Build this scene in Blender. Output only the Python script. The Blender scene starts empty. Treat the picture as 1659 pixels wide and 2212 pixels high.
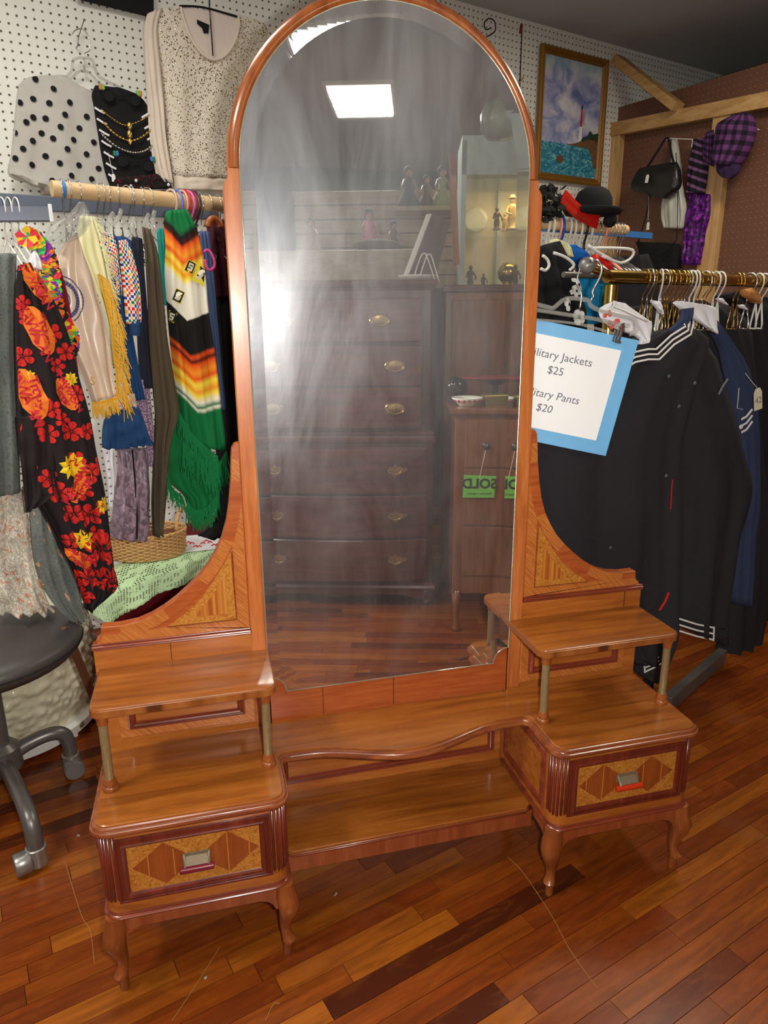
import bpy, bmesh, math, random
from mathutils import Vector, Matrix, noise as mnoise
random.seed(7)
SC = bpy.context.scene
COL = SC.collection
PI = math.pi
# ------------------------------------------------------------------ camera
CAM = Vector((-0.3595341, -1.3364089, 1.1863638))
F_PX = 1525.08
RT = Vector((0.9684192, -0.2492342, -0.0068172))
UP = Vector((0.0736391, 0.2597940, 0.9628522))
FW = Vector((0.2382046, 0.9329466, -0.2699429))
cd = bpy.data.cameras.new('camera'); cam = bpy.data.objects.new('camera', cd); COL.objects.link(cam)
cam.matrix_world = Matrix(((RT.x, UP.x, -FW.x, CAM.x), (RT.y, UP.y, -FW.y, CAM.y), (RT.z, UP.z, -FW.z, CAM.z), (0, 0, 0, 1)))
cd.sensor_fit = 'HORIZONTAL'; cd.sensor_width = 36.0; cd.lens = 36.0 * F_PX / 1659.0
cd.clip_start = 0.02; cd.clip_end = 60
SC.camera = cam
# ------------------------------------------------------------------ world, lights, exposure
w = bpy.data.worlds.new('world'); SC.world = w; w.use_nodes = True
w.node_tree.nodes['Background'].inputs[0].default_value = (0.8, 0.85, 0.9, 1)
w.node_tree.nodes['Background'].inputs[1].default_value = 0.15
SC.view_settings.view_transform = 'Standard'; SC.view_settings.look = 'None'
SC.view_settings.gamma = 1.0; SC.view_settings.use_curve_mapping = False
SC.view_settings.exposure = 0.0
def area(name, loc, direction, sx, sy, energy, color, shape='RECTANGLE', spread=180):
    ld = bpy.data.lights.new(name, 'AREA'); ld.shape = shape; ld.size = sx; ld.size_y = sy; ld.energy = energy; ld.color = color
    ld.spread = math.radians(spread)
    o = bpy.data.objects.new(name, ld); COL.objects.link(o); o.location = loc
    o.rotation_euler = Vector(direction).to_track_quat('-Z', 'Y').to_euler()
    if name == 'ceiling_panel_lamp': o.rotation_euler = (0, 0, math.radians(17))
    return o
area('camera_flash', CAM + RT * 0.062 + UP * 0.012 + FW * 0.01, FW + RT * -0.06 + UP * 0.10, 0.03, 0.018, 16.0, (1.0, 0.97, 0.90), 'RECTANGLE', 170)
CEIL = 2.47
PANELS = [(0.73, -3.41), (-1.9, -3.4), (2.6, -3.4), (-1.75, -0.6), (-0.72, 0.36), (1.5, 0.55)]  # left panel near the clothes rod is unseen, added to brighten the pegboard there
for i, (x, y) in enumerate(PANELS):
    area('ceiling_panel_lamp', (x, y, CEIL - 0.035), (0, 0, -1), 0.36, 0.60, (30.0 if i < 4 else 9.0 if i == 4 else 15.0), (1.0, 0.98, 0.88) if i < 5 else (1.0, 0.93, 0.74))

# ------------------------------------------------------------------ pixel helpers: a pixel's ray cut with a real plane
def ray(px, py): return FW + RT * ((px - 829.5) / F_PX) + UP * ((1106 - py) / F_PX)
class Plane:
    def __init__(s, x0, y0, az, z=None):
        if z is not None: s.p = Vector((0, 0, z)); s.n = Vector((0, 0, 1)); s.u = Vector((1, 0, 0)); return
        a = math.radians(az); s.u = Vector((math.cos(a), math.sin(a), 0)); s.n = Vector((math.sin(a), -math.cos(a), 0)); s.p = Vector((x0, y0, 0))
    def off(s, d):
        q = Plane(0, 0, 0); q.u = s.u; q.n = s.n; q.p = s.p + s.n * d; return q
def U(px, py, pl, mir=False):
    o = CAM.copy(); d = ray(px, py)
    if mir: o.y = -o.y; d.y = -d.y
    t = pl.n.dot(pl.p - o) / pl.n.dot(d)
    return o + d * t
def HZ(z): return Plane(0, 0, 0, z)
WALL = Plane(0, 1.693, 18)
BROWN = Plane(1.83, 2.27, -72)

# ------------------------------------------------------------------ node helper
class N:
    def __init__(s, name, rough=0.5, spec=0.5, metal=0.0):
        s.m = bpy.data.materials.new(name); s.m.use_nodes = True; s.t = s.m.node_tree
        s.b = s.t.nodes['Principled BSDF']; s.b.inputs['Roughness'].default_value = rough
        s.b.inputs['Specular IOR Level'].default_value = spec; s.b.inputs['Metallic'].default_value = metal
        s.out = s.t.nodes['Material Output']
    def n(s, ty, **kw):
        x = s.t.nodes.new(ty)
        for k, v in kw.items(): setattr(x, k, v)
        return x
    def l(s, a, b): s.t.links.new(a, b)
    def inp(s, sock, v):
        if hasattr(v, 'node'): s.l(v, sock)
        elif v is not None: sock.default_value = v
    def math(s, op, a, b=None, c=None):
        x = s.n('ShaderNodeMath', operation=op); s.inp(x.inputs[0], a)
        if b is not None: s.inp(x.inputs[1], b)
        if c is not None: s.inp(x.inputs[2], c)
        return x.outputs[0]
    def coord(s, kind='Object'): return s.n('ShaderNodeTexCoord').outputs[kind]
    def mapping(s, v, scale=(1, 1, 1), rot=(0, 0, 0), loc=(0, 0, 0)):
        x = s.n('ShaderNodeMapping'); s.l(v, x.inputs[0]); x.inputs['Scale'].default_value = scale
        x.inputs['Rotation'].default_value = rot; x.inputs['Location'].default_value = loc; return x.outputs[0]
    def noise(s, v, scale=5, detail=4, rough=0.55, dist=0.0):
        x = s.n('ShaderNodeTexNoise'); s.l(v, x.inputs['Vector']); x.inputs['Scale'].default_value = scale
        x.inputs['Detail'].default_value = detail; x.inputs['Roughness'].default_value = rough; x.inputs['Distortion'].default_value = dist
        return x.outputs['Fac']
    def voro(s, v, scale=5, feature='F1', out='Distance', rnd=1.0):
        x = s.n('ShaderNodeTexVoronoi', feature=feature); s.l(v, x.inputs['Vector']); x.inputs['Scale'].default_value = scale
        x.inputs['Randomness'].default_value = rnd; return x.outputs[out]
    def ramp(s, f, stops, interp='LINEAR'):
        x = s.n('ShaderNodeValToRGB'); r = x.color_ramp; r.interpolation = interp; s.l(f, x.inputs[0])
        while len(r.elements) < len(stops): r.elements.new(0.5)
        for e, (p, c) in zip(r.elements, stops):
            e.position = p; e.color = (c[0], c[1], c[2], 1) if len(c) == 3 else c
        return x.outputs[0]
    def mix(s, f, a, b, bt='MIX'):
        x = s.n('ShaderNodeMix', data_type='RGBA', blend_type=bt); s.inp(x.inputs[0], f)
        s.inp(x.inputs[6], a if hasattr(a, 'node') else (*a, 1)); s.inp(x.inputs[7], b if hasattr(b, 'node') else (*b, 1)); return x.outputs[2]
    def sep(s, v):
        x = s.n('ShaderNodeSeparateXYZ'); s.l(v, x.inputs[0]); return x.outputs
    def comb(s, x, y, z=0.0):
        c = s.n('ShaderNodeCombineXYZ'); s.inp(c.inputs[0], x); s.inp(c.inputs[1], y); s.inp(c.inputs[2], z); return c.outputs[0]
    def color(s, c): s.inp(s.b.inputs['Base Color'], c if hasattr(c, 'node') else (*c, 1)); return s
    def bump(s, h, strength=0.3, dist=0.002):
        x = s.n('ShaderNodeBump'); x.inputs['Strength'].default_value = strength; x.inputs['Distance'].default_value = dist
        s.l(h, x.inputs['Height']); s.l(x.outputs[0], s.b.inputs['Normal']); return s
def srgb(r, g, b):
    f = lambda c: ((c / 255 + 0.055) / 1.055) ** 2.4 if c > 10 else c / 255 / 12.92
    return (f(r), f(g), f(b))
def plain(name, c, rough=0.5, metal=0.0, spec=0.5, var=0.12, scale=30, bump=0.0):
    k = N(name, rough, spec, metal); v = k.coord()
    f = k.noise(v, scale, 4)
    k.color(k.mix(f, tuple(x * (1 - var) for x in c), tuple(min(1, x * (1 + var)) for x in c)))
    if bump: k.bump(k.noise(v, scale * 3, 3), bump, 0.002)
    return k.m
def wood(name, dark, mid, light, axis='x', rough=0.28, scale=1.0, coat=0.25, fig=0.35):
    k = N(name, rough, 0.5); v = k.coord()
    st = {'x': (1.2, 14, 14), 'y': (14, 1.2, 14), 'z': (14, 14, 1.2)}[axis]
    v2 = k.mapping(v, tuple(a * scale for a in st))
    g = k.noise(v2, 3.0, 6, 0.6, 0.6)
    fine = k.noise(k.mapping(v, tuple(a * scale * 6 for a in st)), 4.0, 3, 0.7)
    big = k.noise(v, 5 * scale, 3, 0.5, 0.8)
    c = k.ramp(g, [(0.30, dark), (0.52, mid), (0.72, light)])
    c = k.mix(k.math('MULTIPLY', k.ramp(fine, [(0.42, (1, 1, 1)), (0.60, (0, 0, 0))]), 0.25), c, dark)
    c = k.mix(k.math('MULTIPLY', k.ramp(big, [(0.35, (0, 0, 0)), (0.7, (1, 1, 1))]), fig), c, dark)
    k.color(c); k.b.inputs['Coat Weight'].default_value = coat; k.b.inputs['Coat Roughness'].default_value = 0.12
    k.bump(fine, 0.08, 0.001)
    return k.m

# ------------------------------------------------------------------ mesh builder
class MB:
    def __init__(s): s.v = []; s.f = []; s.m = []; s.uv = None; s.tone = []
    def add(s, vs, fs, mi=0):
        b = len(s.v); s.v += [Vector(x) for x in vs]; s.f += [tuple(i + b for i in f) for f in fs]; s.m += [mi] * len(fs); return s
    def box(s, x0, x1, y0, y1, z0, z1, mi=0):
        return s.obox(Vector(((x0 + x1) / 2, (y0 + y1) / 2, (z0 + z1) / 2)), (Vector((1, 0, 0)), Vector((0, 1, 0)), Vector((0, 0, 1))), ((x1 - x0) / 2, (y1 - y0) / 2, (z1 - z0) / 2), mi)
    def obox(s, c, ax, h, mi=0):
        vs = [c + ax[0] * h[0] * i + ax[1] * h[1] * j + ax[2] * h[2] * k for i in (-1, 1) for j in (-1, 1) for k in (-1, 1)]
        return s.add(vs, [(0, 1, 3, 2), (4, 6, 7, 5), (0, 4, 5, 1), (2, 3, 7, 6), (0, 2, 6, 4), (1, 5, 7, 3)], mi)
    def beam(s, a, b, wdt, th, side, mi=0):
        a = Vector(a); b = Vector(b); d = (b - a); L = d.length; d.normalize(); sd = Vector(side); sd = (sd - d * sd.dot(d)).normalized()
        return s.obox((a + b) / 2, (d, sd, d.cross(sd)), (L / 2, wdt / 2, th / 2), mi)
    def prism(s, poly, vec, mi=0):
        n = len(poly); P = [Vector(p) for p in poly]; vec = Vector(vec)
        return s.add(P + [p + vec for p in P], [tuple(range(n)), tuple(range(2 * n - 1, n - 1, -1))] + [(i, (i + 1) % n, n + (i + 1) % n, n + i) for i in range(n)], mi)
    def loft(s, rings, mi=0, caps=True, closed=True):
        n = len(rings[0]); b = [p for r in rings for p in r]; fs = []
        for i in range(len(rings) - 1):
            for j in range(n if closed else n - 1):
                fs.append((i * n + j, i * n + (j + 1) % n, (i + 1) * n + (j + 1) % n, (i + 1) * n + j))
        if caps: fs += [tuple(range(n)), tuple(range(len(b) - 1, len(b) - n - 1, -1))]
        return s.add(b, fs, mi)
    def tube(s, path, r, n=8, mi=0, caps=True, closed=False, flat=1.0):
        P = [Vector(p) for p in path]; rs = r if isinstance(r, (list, tuple)) else [r] * len(P); rings = []
        up = None
        for i, p in enumerate(P):
            if closed: d = P[(i + 1) % len(P)] - P[i - 1]
            else: d = P[min(i + 1, len(P) - 1)] - P[max(i - 1, 0)]
            if d.length < 1e-9: d = Vector((0, 0, 1))
            d.normalize()
            if up is None: up = d.orthogonal().normalized()
            up = (up - d * up.dot(d))
            up = up.normalized() if up.length > 1e-6 else d.orthogonal().normalized()
            sd = d.cross(up)
            rings.append([p + (up * math.cos(2 * PI * k / n) + sd * math.sin(2 * PI * k / n) * flat) * rs[i] for k in range(n)])
        if closed: rings.append(rings[0]); caps = False
        return s.loft(rings, mi, caps)
    def lathe(s, prof, o, n=20, mi=0, ax=None, sx=1.0, sy=1.0, caps=True):
        o = Vector(o)
        if ax is None: X, Y, Z = Vector((1, 0, 0)), Vector((0, 1, 0)), Vector((0, 0, 1))
        else:
            Z = Vector(ax).normalized(); X = Z.orthogonal().normalized(); Y = Z.cross(X)
        return s.loft([[o + Z * z + X * math.cos(2 * PI * k / n) * r * sx + Y * math.sin(2 * PI * k / n) * r * sy for k in range(n)] for r, z in prof], mi, caps)
    def ball(s, c, r, n=12, mi=0, sc=(1, 1, 1)):
        c = Vector(c); rings = []
        for i in range(1, n // 2 + 2):
            a = PI * (i - 0.5) / (n // 2 + 1) - PI / 2
            rings.append([c + Vector((math.cos(a) * math.cos(2 * PI * k / n) * r * sc[0], math.cos(a) * math.sin(2 * PI * k / n) * r * sc[1], math.sin(a) * r * sc[2])) for k in range(n)])
        return s.loft(rings, mi)
    def slab(s, outline, layers, mi=0):
        n = len(outline); P = [Vector((a, b)) for a, b in outline]
        ar = sum(P[i].x * P[(i + 1) % n].y - P[(i + 1) % n].x * P[i].y for i in range(n))
        sg = 1 if ar > 0 else -1
        nm = []
        for i in range(n):
            d1 = (P[i] - P[i - 1]).normalized(); d2 = (P[(i + 1) % n] - P[i]).normalized()
            n1 = Vector((-d1.y, d1.x)) * sg; n2 = Vector((-d2.y, d2.x)) * sg
            m = (n1 + n2); m = m / max(0.35, m.length_squared / 2) if m.length > 1e-6 else n1
            nm.append(m)
        return s.loft([[Vector((P[i].x + nm[i].x * ins, P[i].y + nm[i].y * ins, z)) for i in range(n)] for z, ins in layers], mi)
    def sweep(s, path, prof, nrm, closed=True, mi=0):
        P = [Vector(p) for p in path]; n = len(P); nrm = Vector(nrm).normalized(); rings = []
        for i in range(n):
            d1 = (P[i] - P[i - 1]) if (closed or i > 0) else (P[1] - P[0]); d2 = (P[(i + 1) % n] - P[i]) if (closed or i < n - 1) else d1
            d1.normalize(); d2.normalize(); n1 = nrm.cross(d1); n2 = nrm.cross(d2); m = n1 + n2
            m = m / max(0.3, m.length_squared / 2)
            rings.append([P[i] + m * a + nrm * b for a, b in prof])
        if closed: rings.append(rings[0])
        return s.loft(rings, mi, caps=not closed, closed=True)
    def build(s, name, mat, parent=None, smooth=False, bevel=0.0, recalc=True, auto=None, **props):
        me = bpy.data.meshes.new(name); me.from_pydata([tuple(p) for p in s.v], [], s.f)
        mats = mat if isinstance(mat, (list, tuple)) else [mat]
        for x in mats: me.materials.append(x)
        if len(mats) > 1: me.polygons.foreach_set('material_index', s.m)
        if recalc:
            bm = bmesh.new(); bm.from_mesh(me); bmesh.ops.recalc_face_normals(bm, faces=bm.faces); bm.to_mesh(me); bm.free()
        if s.uv is not None:
            uvl = me.uv_layers.new(name='UVMap')
            for lp in me.loops: uvl.data[lp.index].uv = s.uv[lp.vertex_index]
        o = bpy.data.objects.new(name, me); COL.objects.link(o)
        if smooth:
            for p in me.polygons: p.use_smooth = True
            if auto is not None: me.set_sharp_from_angle(angle=math.radians(auto))
        if bevel:
            bv = o.modifiers.new('bevel', 'BEVEL'); bv.width = bevel; bv.segments = 2; bv.limit_method = 'ANGLE'; bv.angle_limit = math.radians(40)
        if parent is not None: o.parent = parent; o.matrix_parent_inverse = parent.matrix_world.inverted()
        for k2, v2 in props.items(): o[k2] = v2
        return o
def empty(name, loc, label, cat, group=None):
    o = bpy.data.objects.new(name, None); COL.objects.link(o); o.location = loc; o.empty_display_size = 0.05
    o['label'] = label; o['category'] = cat
    if group: o['group'] = group
    bpy.context.view_layer.update() if False else None
    o.matrix_world = Matrix.Translation(Vector(loc))
    return o
def tag(o, label, cat, group=None):
    o['label'] = label; o['category'] = cat
    if group: o['group'] = group
    return o
def struct(o): o['kind'] = 'structure'; return o
def text_mesh(txt, size, place, name, mat, parent, align='LEFT', spacing=1.0, shear=0.0, bold=0.0, depth_vec=None, **pr):
    cu = bpy.data.curves.new('t', 'FONT'); cu.body = txt; cu.size = size; cu.align_x = align; cu.resolution_u = 3; cu.offset = bold; cu.shear = shear; cu.space_character = spacing
    to = bpy.data.objects.new('t', cu); COL.objects.link(to)
    me = bpy.data.meshes.new_from_object(to); bpy.data.objects.remove(to); bpy.data.curves.remove(cu)
    for v in me.vertices: v.co = place(v.co.x, v.co.y)
    me.name = name; me.materials.clear(); me.materials.append(mat)
    o = bpy.data.objects.new(name, me); COL.objects.link(o)
    if parent is not None: o.parent = parent; o.matrix_parent_inverse = parent.matrix_world.inverted()
    for k, v in pr.items(): o[k] = v
    return o
def arc(cx, cy, r, a0, a1, n): return [(cx + r * math.cos(math.radians(a0 + (a1 - a0) * i / n)), cy + r * math.sin(math.radians(a0 + (a1 - a0) * i / n))) for i in range(n + 1)]
def crom(p, t):
    i = min(int(t), len(p) - 2); f = t - i
    a = p[max(i - 1, 0)]; b = p[i]; c = p[i + 1]; d = p[min(i + 2, len(p) - 1)]
    return b + (c - a) * 0.5 * f + (a - b * 2.5 + c * 2 - d * 0.5) * f * f + ((b - c) * 1.5 + (d - a) * 0.5) * f * f * f
def smoothpath(pts, n=4):
    P = [Vector(p) for p in pts]; k = (len(P) - 1) * n
    return [crom(P, (len(P) - 1) * i / k) for i in range(k + 1)]

# cloth: a hanging, closed, folded volume whose left and right edges follow rows of pixels on a real plane
class Cloth:
    def __init__(s, rows, plane, th=0.03, fold=0.006, freq=3.0, seed=1, nv=26, nu=40, pinch=0.55):
        s.pl = plane; s.L = [U(r[0], r[1], plane) for r in rows]; s.R = [U(r[2], r[3], plane) for r in rows]
        s.th = th; s.fold = fold; s.freq = freq; s.seed = seed; s.nv = nv; s.nu = nu; s.pinch = pinch; s.n = plane.n
        s.lr(0)
    def lr(s, v):
        if not hasattr(s, 'cum'):
            s.cum = [0.0]
            for i in range(1, len(s.L)): s.cum.append(s.cum[-1] + ((s.L[i] + s.R[i]) / 2 - (s.L[i - 1] + s.R[i - 1]) / 2).length)
            s.H = s.cum[-1]
        q = v * s.cum[-1]; i = 0
        while i < len(s.cum) - 2 and s.cum[i + 1] < q: i += 1
        t = i + (q - s.cum[i]) / max(1e-6, s.cum[i + 1] - s.cum[i]); return crom(s.L, t), crom(s.R, t)
    def width(s, v): a, b = s.lr(v); return (b - a).length
    def pt(s, sg, v, side):
        a, b = s.lr(v); c = (a + b) / 2; h = (b - a) / 2
        tv = s.th * (0.45 + 0.55 * min(1, v * 3 + 0.15))
        sd = s.seed * 7.3
        w1 = math.sin(sg * s.freq * PI + sd + 0.9 * math.sin(v * 3 + sd)) + 0.5 * math.sin(sg * s.freq * 2.3 * PI + sd * 1.7 + v * 1.3)
        nz = mnoise.noise(Vector((sg * 2.2 + sd, v * 5, sd * 0.3)))
        d = s.fold * (0.35 + 0.9 * v) * w1 + s.fold * 1.3 * nz
        edge = max(0.0, 1 - abs(sg) ** 2.2)
        return c + h * sg + s.n * (side * tv * 0.5 * edge ** s.pinch + d)
    def surf(s, u, v, off=0.0015): return s.pt(2 * u - 1, v, 1) + s.n * off
    def mesh(s):
        m = MB(); K = s.nu; rings = []; uv = []
        for i in range(s.nv + 1):
            v = i / s.nv; ring = []
            for k in range(K):
                a = 2 * PI * k / K; sg = math.cos(a); side = 1 if math.sin(a) >= 0 else -1
                ring.append(s.pt(sg, v, side)); uv.append(((sg + 1) / 2, 1 - v))
            rings.append(ring)
        m.loft(rings); m.uv = uv; return m
    def build(s, name, mat, parent=None, **kw): return s.mesh().build(name, mat, parent, smooth=True, **kw)
    def place(s, u0, v0, ang=0.0, off=0.002):
        W = max(0.02, s.width(v0)); ca, sa = math.cos(ang), math.sin(ang)
        def f(x, y):
            X = x * ca - y * sa; Y = x * sa + y * ca
            return s.surf(min(0.985, max(0.015, u0 + X / W)), min(1, max(0, v0 - Y / s.H)), off)
        return f
def _at(s, px_, py_, ang=0.0, off=0.002):
    # a print frame centred on the cloth where the pixel's ray meets the garment's plane
    if not hasattr(s, 'tab'):
        s.tab = []
        for i in range(71):
            a, b = s.lr(i / 70); s.tab.append(((a - s.pl.p).dot(s.pl.u), a.z, (b - s.pl.p).dot(s.pl.u), b.z))
    P0 = U(px_, py_, s.pl); x0, z0 = (P0 - s.pl.p).dot(s.pl.u), P0.z; ca, sa = math.cos(ang), math.sin(ang)
    def f(x, y):
        X = x0 + x * ca - y * sa; Z = z0 + x * sa + y * ca; g0 = None; v = 0.0; hit = False
        for i, (ax, az_, bx, bz) in enumerate(s.tab):
            g = (bx - ax) * (Z - az_) - (bz - az_) * (X - ax)
            if g0 is not None and g0 <= 0 < g or g0 is not None and g0 >= 0 > g:
                v = (i - 1 + g0 / (g0 - g)) / 70; hit = True; break
            g0 = g
        if not hit: v = 0.0 if Z > s.tab[0][1] else 1.0
        a, b = s.lr(v); ax = (a - s.pl.p).dot(s.pl.u); bx = (b - s.pl.p).dot(s.pl.u); u = (X - ax) / (bx - ax)
        u = min(.985, max(.015, u)); q = s.pt(2 * u - 1, v, 1); return q + s.n * off
    return f
Cloth.at = _at
def polyprint(m, place, pts, mi=0):
    # fan of small triangles so the print follows the folds
    c = (sum(p[0] for p in pts) / len(pts), sum(p[1] for p in pts) / len(pts)); n = len(pts)
    mid = [((p[0] + c[0]) / 2, (p[1] + c[1]) / 2) for p in pts]
    vs = [place(*c)] + [place(*p) for p in mid] + [place(*p) for p in pts]
    fs = [(0, 1 + i, 1 + (i + 1) % n) for i in range(n)] + [(1 + i, 1 + n + i, 1 + n + (i + 1) % n, 1 + (i + 1) % n) for i in range(n)]
    m.add(vs, fs, mi)
def ribbon(m, pts, w, plane, th=0.0015, mi=0, off=0.0):
    # flat strip of cloth along pixels on a plane; w in metres
    P = [U(x, y, plane) + plane.n * off for x, y in pts]; n = plane.n; rings = []
    for i, p in enumerate(P):
        d = (P[min(i + 1, len(P) - 1)] - P[max(i - 1, 0)]).normalized(); sd = d.cross(n).normalized() * (w / 2)
        rings.append([p + sd, p + sd + n * th, p - sd + n * th, p - sd])
    m.loft(rings, mi)
def wirepx(m, pts, plane, r, n=6, mi=0, sm=3, off=0.0):
    P = [U(x, y, plane) + plane.n * off for x, y in pts]
    m.tube(smoothpath(P, sm) if sm else P, r, n, mi)
# ================================================================== materials
M = {}
M['top'] = wood('walnut_top', srgb(117, 61, 19), srgb(162, 91, 31), srgb(181, 111, 46), 'x', 0.30, 1.0, 0.22, 0.35)
M['ora'] = wood('orange_veneer', srgb(145, 76, 25), srgb(177, 102, 40), srgb(198, 123, 55), 'x', 0.33, 1.3, 0.2, 0.2)
M['oraz'] = wood('orange_veneer_upright', srgb(156, 80, 35), srgb(191, 109, 54), srgb(209, 131, 72), 'z', 0.33, 1.2, 0.22, 0.15)
M['leg'] = wood('leg_wood', srgb(121, 61, 27), srgb(153, 82, 37), srgb(172, 102, 50), 'z', 0.30, 1.0, 0.25, 0.25)
M['apron'] = wood('apron_veneer', srgb(131, 62, 31), srgb(155, 79, 44), srgb(170, 96, 57), 'z', 0.33, 1.0, 0.2, 0.3)
M['maroon'] = wood('maroon_moulding', srgb(83, 30, 19), srgb(114, 44, 28), srgb(134, 59, 39), 'z', 0.28, 1.0, 0.35, 0.25)
M['maroonx'] = wood('maroon_moulding_long', srgb(97, 39, 24), srgb(133, 57, 35), srgb(152, 72, 46), 'x', 0.28, 1.0, 0.35, 0.25)
M['edge'] = wood('edge_moulding', srgb(104, 48, 27), srgb(142, 74, 37), srgb(172, 102, 55), 'x', 0.28, 1.0, 0.3, 0.3)
M['diamond'] = wood('diamond_veneer', srgb(126, 59, 21), srgb(148, 73, 28), srgb(159, 84, 35), 'z', 0.35, 1.6, 0.2, 0.1)
M['string'] = plain('light_stringing', srgb(194, 126, 44), 0.4)
def burl(name, a, b, c):
    k = N(name, 0.35); v = k.coord()
    f = k.noise(v, 90, 5, 0.7, 2.2); g = k.noise(v, 260, 3, 0.6, 1.0)
    col = k.ramp(f, [(0.34, a), (0.5, b), (0.66, c)])
    col = k.mix(k.math('MULTIPLY', k.ramp(g, [(0.5, (0, 0, 0)), (0.62, (1, 1, 1))]), 0.5), col, a)
    k.color(col); k.b.inputs['Coat Weight'].default_value = 0.3; return k.m
M['burl'] = burl('burl_veneer', srgb(148, 79, 22), srgb(186, 121, 46), srgb(201, 141, 64))
def stripes(name):
    k = N(name, 0.35); x = k.sep(k.coord())[0]
    f = k.noise(k.comb(k.math('MULTIPLY', x, 95.0), 0.0, 0.0), 1.0, 1)
    k.color(k.ramp(f, [(0.38, srgb(152, 75, 28)), (0.5, srgb(176, 103, 38)), (0.62, srgb(192, 129, 56))])); return k.m
M['stripe'] = stripes('striped_inlay')
def xband(name):
    k = N(name, 0.33); v = k.coord(); s = k.sep(v)
    a = k.math('MULTIPLY', k.math('ADD', s[0], s[2]), 1.0)
    f = k.noise(k.comb(k.math('MULTIPLY', a, 260.0), k.math('MULTIPLY', k.math('SUBTRACT', s[0], s[2]), 14.0), 0.0), 1.0, 3)
    k.color(k.ramp(f, [(0.3, srgb(159, 82, 33)), (0.5, srgb(181, 105, 47)), (0.7, srgb(195, 126, 64))])); k.b.inputs['Coat Weight'].default_value = 0.2; return k.m
M['xband'] = xband('crossbanding')
M['xband2'] = wood('crossbanding_red', srgb(150, 68, 29), srgb(171, 86, 40), srgb(182, 100, 49), 'x', 0.33, 3, 0.2, 0.1)
def patchy(name):
    k = N(name, .28); v = k.coord(); x = k.sep(v)[0]
    p = k.noise(k.comb(k.math('MULTIPLY', x, 26.0), 0.0, 0.0), 1.0, 1); g = k.noise(k.comb(k.math('MULTIPLY', x, 500.0), 0.0, 0.0), 1.0, 2)
    c = k.ramp(p, [(0.36, srgb(84, 42, 20)), (0.45, srgb(150, 84, 36)), (0.6, srgb(172, 104, 50))]); k.color(k.mix(k.math('MULTIPLY', g, .5), c, srgb(96, 50, 24))); k.b.inputs['Coat Weight'].default_value = .3; return k.m
M['patch'] = patchy('edge_veneer_patches')
M['gap'] = plain('dark_joint', srgb(60, 26, 12), 0.7)
M['colmetal'] = plain('tarnished_brass', srgb(160, 140, 100), 0.34, 0.45, 0.5, 0.25, 120)
M['plate'] = plain('worn_nickel', srgb(124, 108, 84), 0.6, 0.2, 0.5, 0.2, 150)
M['barL'] = plain('maroon_plastic', srgb(118, 28, 42), 0.25, 0, 0.6, 0.1)
M['barR'] = plain('red_orange_plastic', srgb(196, 52, 22), 0.25, 0, 0.6, 0.1)
M['black'] = plain('black_cloth', (0.012, 0.012, 0.013), 0.9, 0, 0.2, 0.3, 80, 0.2)
M['blackgloss'] = plain('black_gloss', (0.01, 0.01, 0.01), 0.15, 0, 0.6)
M['white'] = plain('white_cloth', srgb(235, 232, 228), 0.8, 0, 0.3, 0.04)
M['whitep'] = plain('white_plastic', srgb(232, 230, 222), 0.35, 0, 0.5, 0.03)
M['chrome'] = plain('chrome_wire', srgb(205, 205, 205), 0.22, 1.0)
M['brass'] = plain('brass_rail', srgb(196, 160, 84), 0.22, 1.0, 0.5, 0.15, 40)
M['gold'] = plain('gold_thread', srgb(226, 170, 32), 0.5, 0.1, 0.5, 0.2, 200)
M['goldjewel'] = plain('gold_jewellery', srgb(220, 180, 90), 0.2, 0.9)
M['silver'] = plain('silver_beads', srgb(210, 205, 190), 0.15, 0.9)
M['greymetal'] = plain('grey_painted_metal', srgb(112, 108, 104), 0.35, 0.5, 0.5, 0.2, 40)
M['cast'] = plain('cast_aluminium', srgb(158, 156, 152), 0.35, 0.7, 0.5, 0.12, 60)
M['pine'] = wood('pine_stud', srgb(176, 132, 80), srgb(206, 164, 110), srgb(222, 186, 134), 'z', 0.6, 0.8, 0.0, 0.15)
M['pinex'] = wood('pine_rail', srgb(170, 124, 72), srgb(200, 156, 100), srgb(216, 178, 124), 'y', 0.6, 0.8, 0.0, 0.15)
M['rod'] = wood('closet_rod_wood', srgb(196, 160, 112), srgb(218, 184, 138), srgb(228, 200, 158), 'x', 0.5, 1.0, 0.0, 0.1)
M['ceil'] = plain('grey_ceiling_paint', srgb(182, 184, 186), 0.85, 0, 0.2, 0.04, 3)
M['dark'] = plain('dark_wall_paint', srgb(96, 96, 92), 0.9, 0, 0.2, 0.05, 3)
def clear(name, c=(0.9, 0.9, 0.9), a=0.35, rough=0.08):
    k = N(name, rough); k.color(c); tr = k.n('ShaderNodeBsdfTransparent'); mx = k.n('ShaderNodeMixShader'); mx.inputs[0].default_value = a
    k.l(tr.outputs[0], mx.inputs[1]); k.l(k.b.outputs[0], mx.inputs[2]); k.l(mx.outputs[0], k.out.inputs[0]); return k.m
M['clear'] = clear('clear_plastic', (0.5, 0.49, 0.45), 0.30)
M['glass'] = clear('shelf_glass', (0.7, 0.85, 0.8), 0.18)
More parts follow.
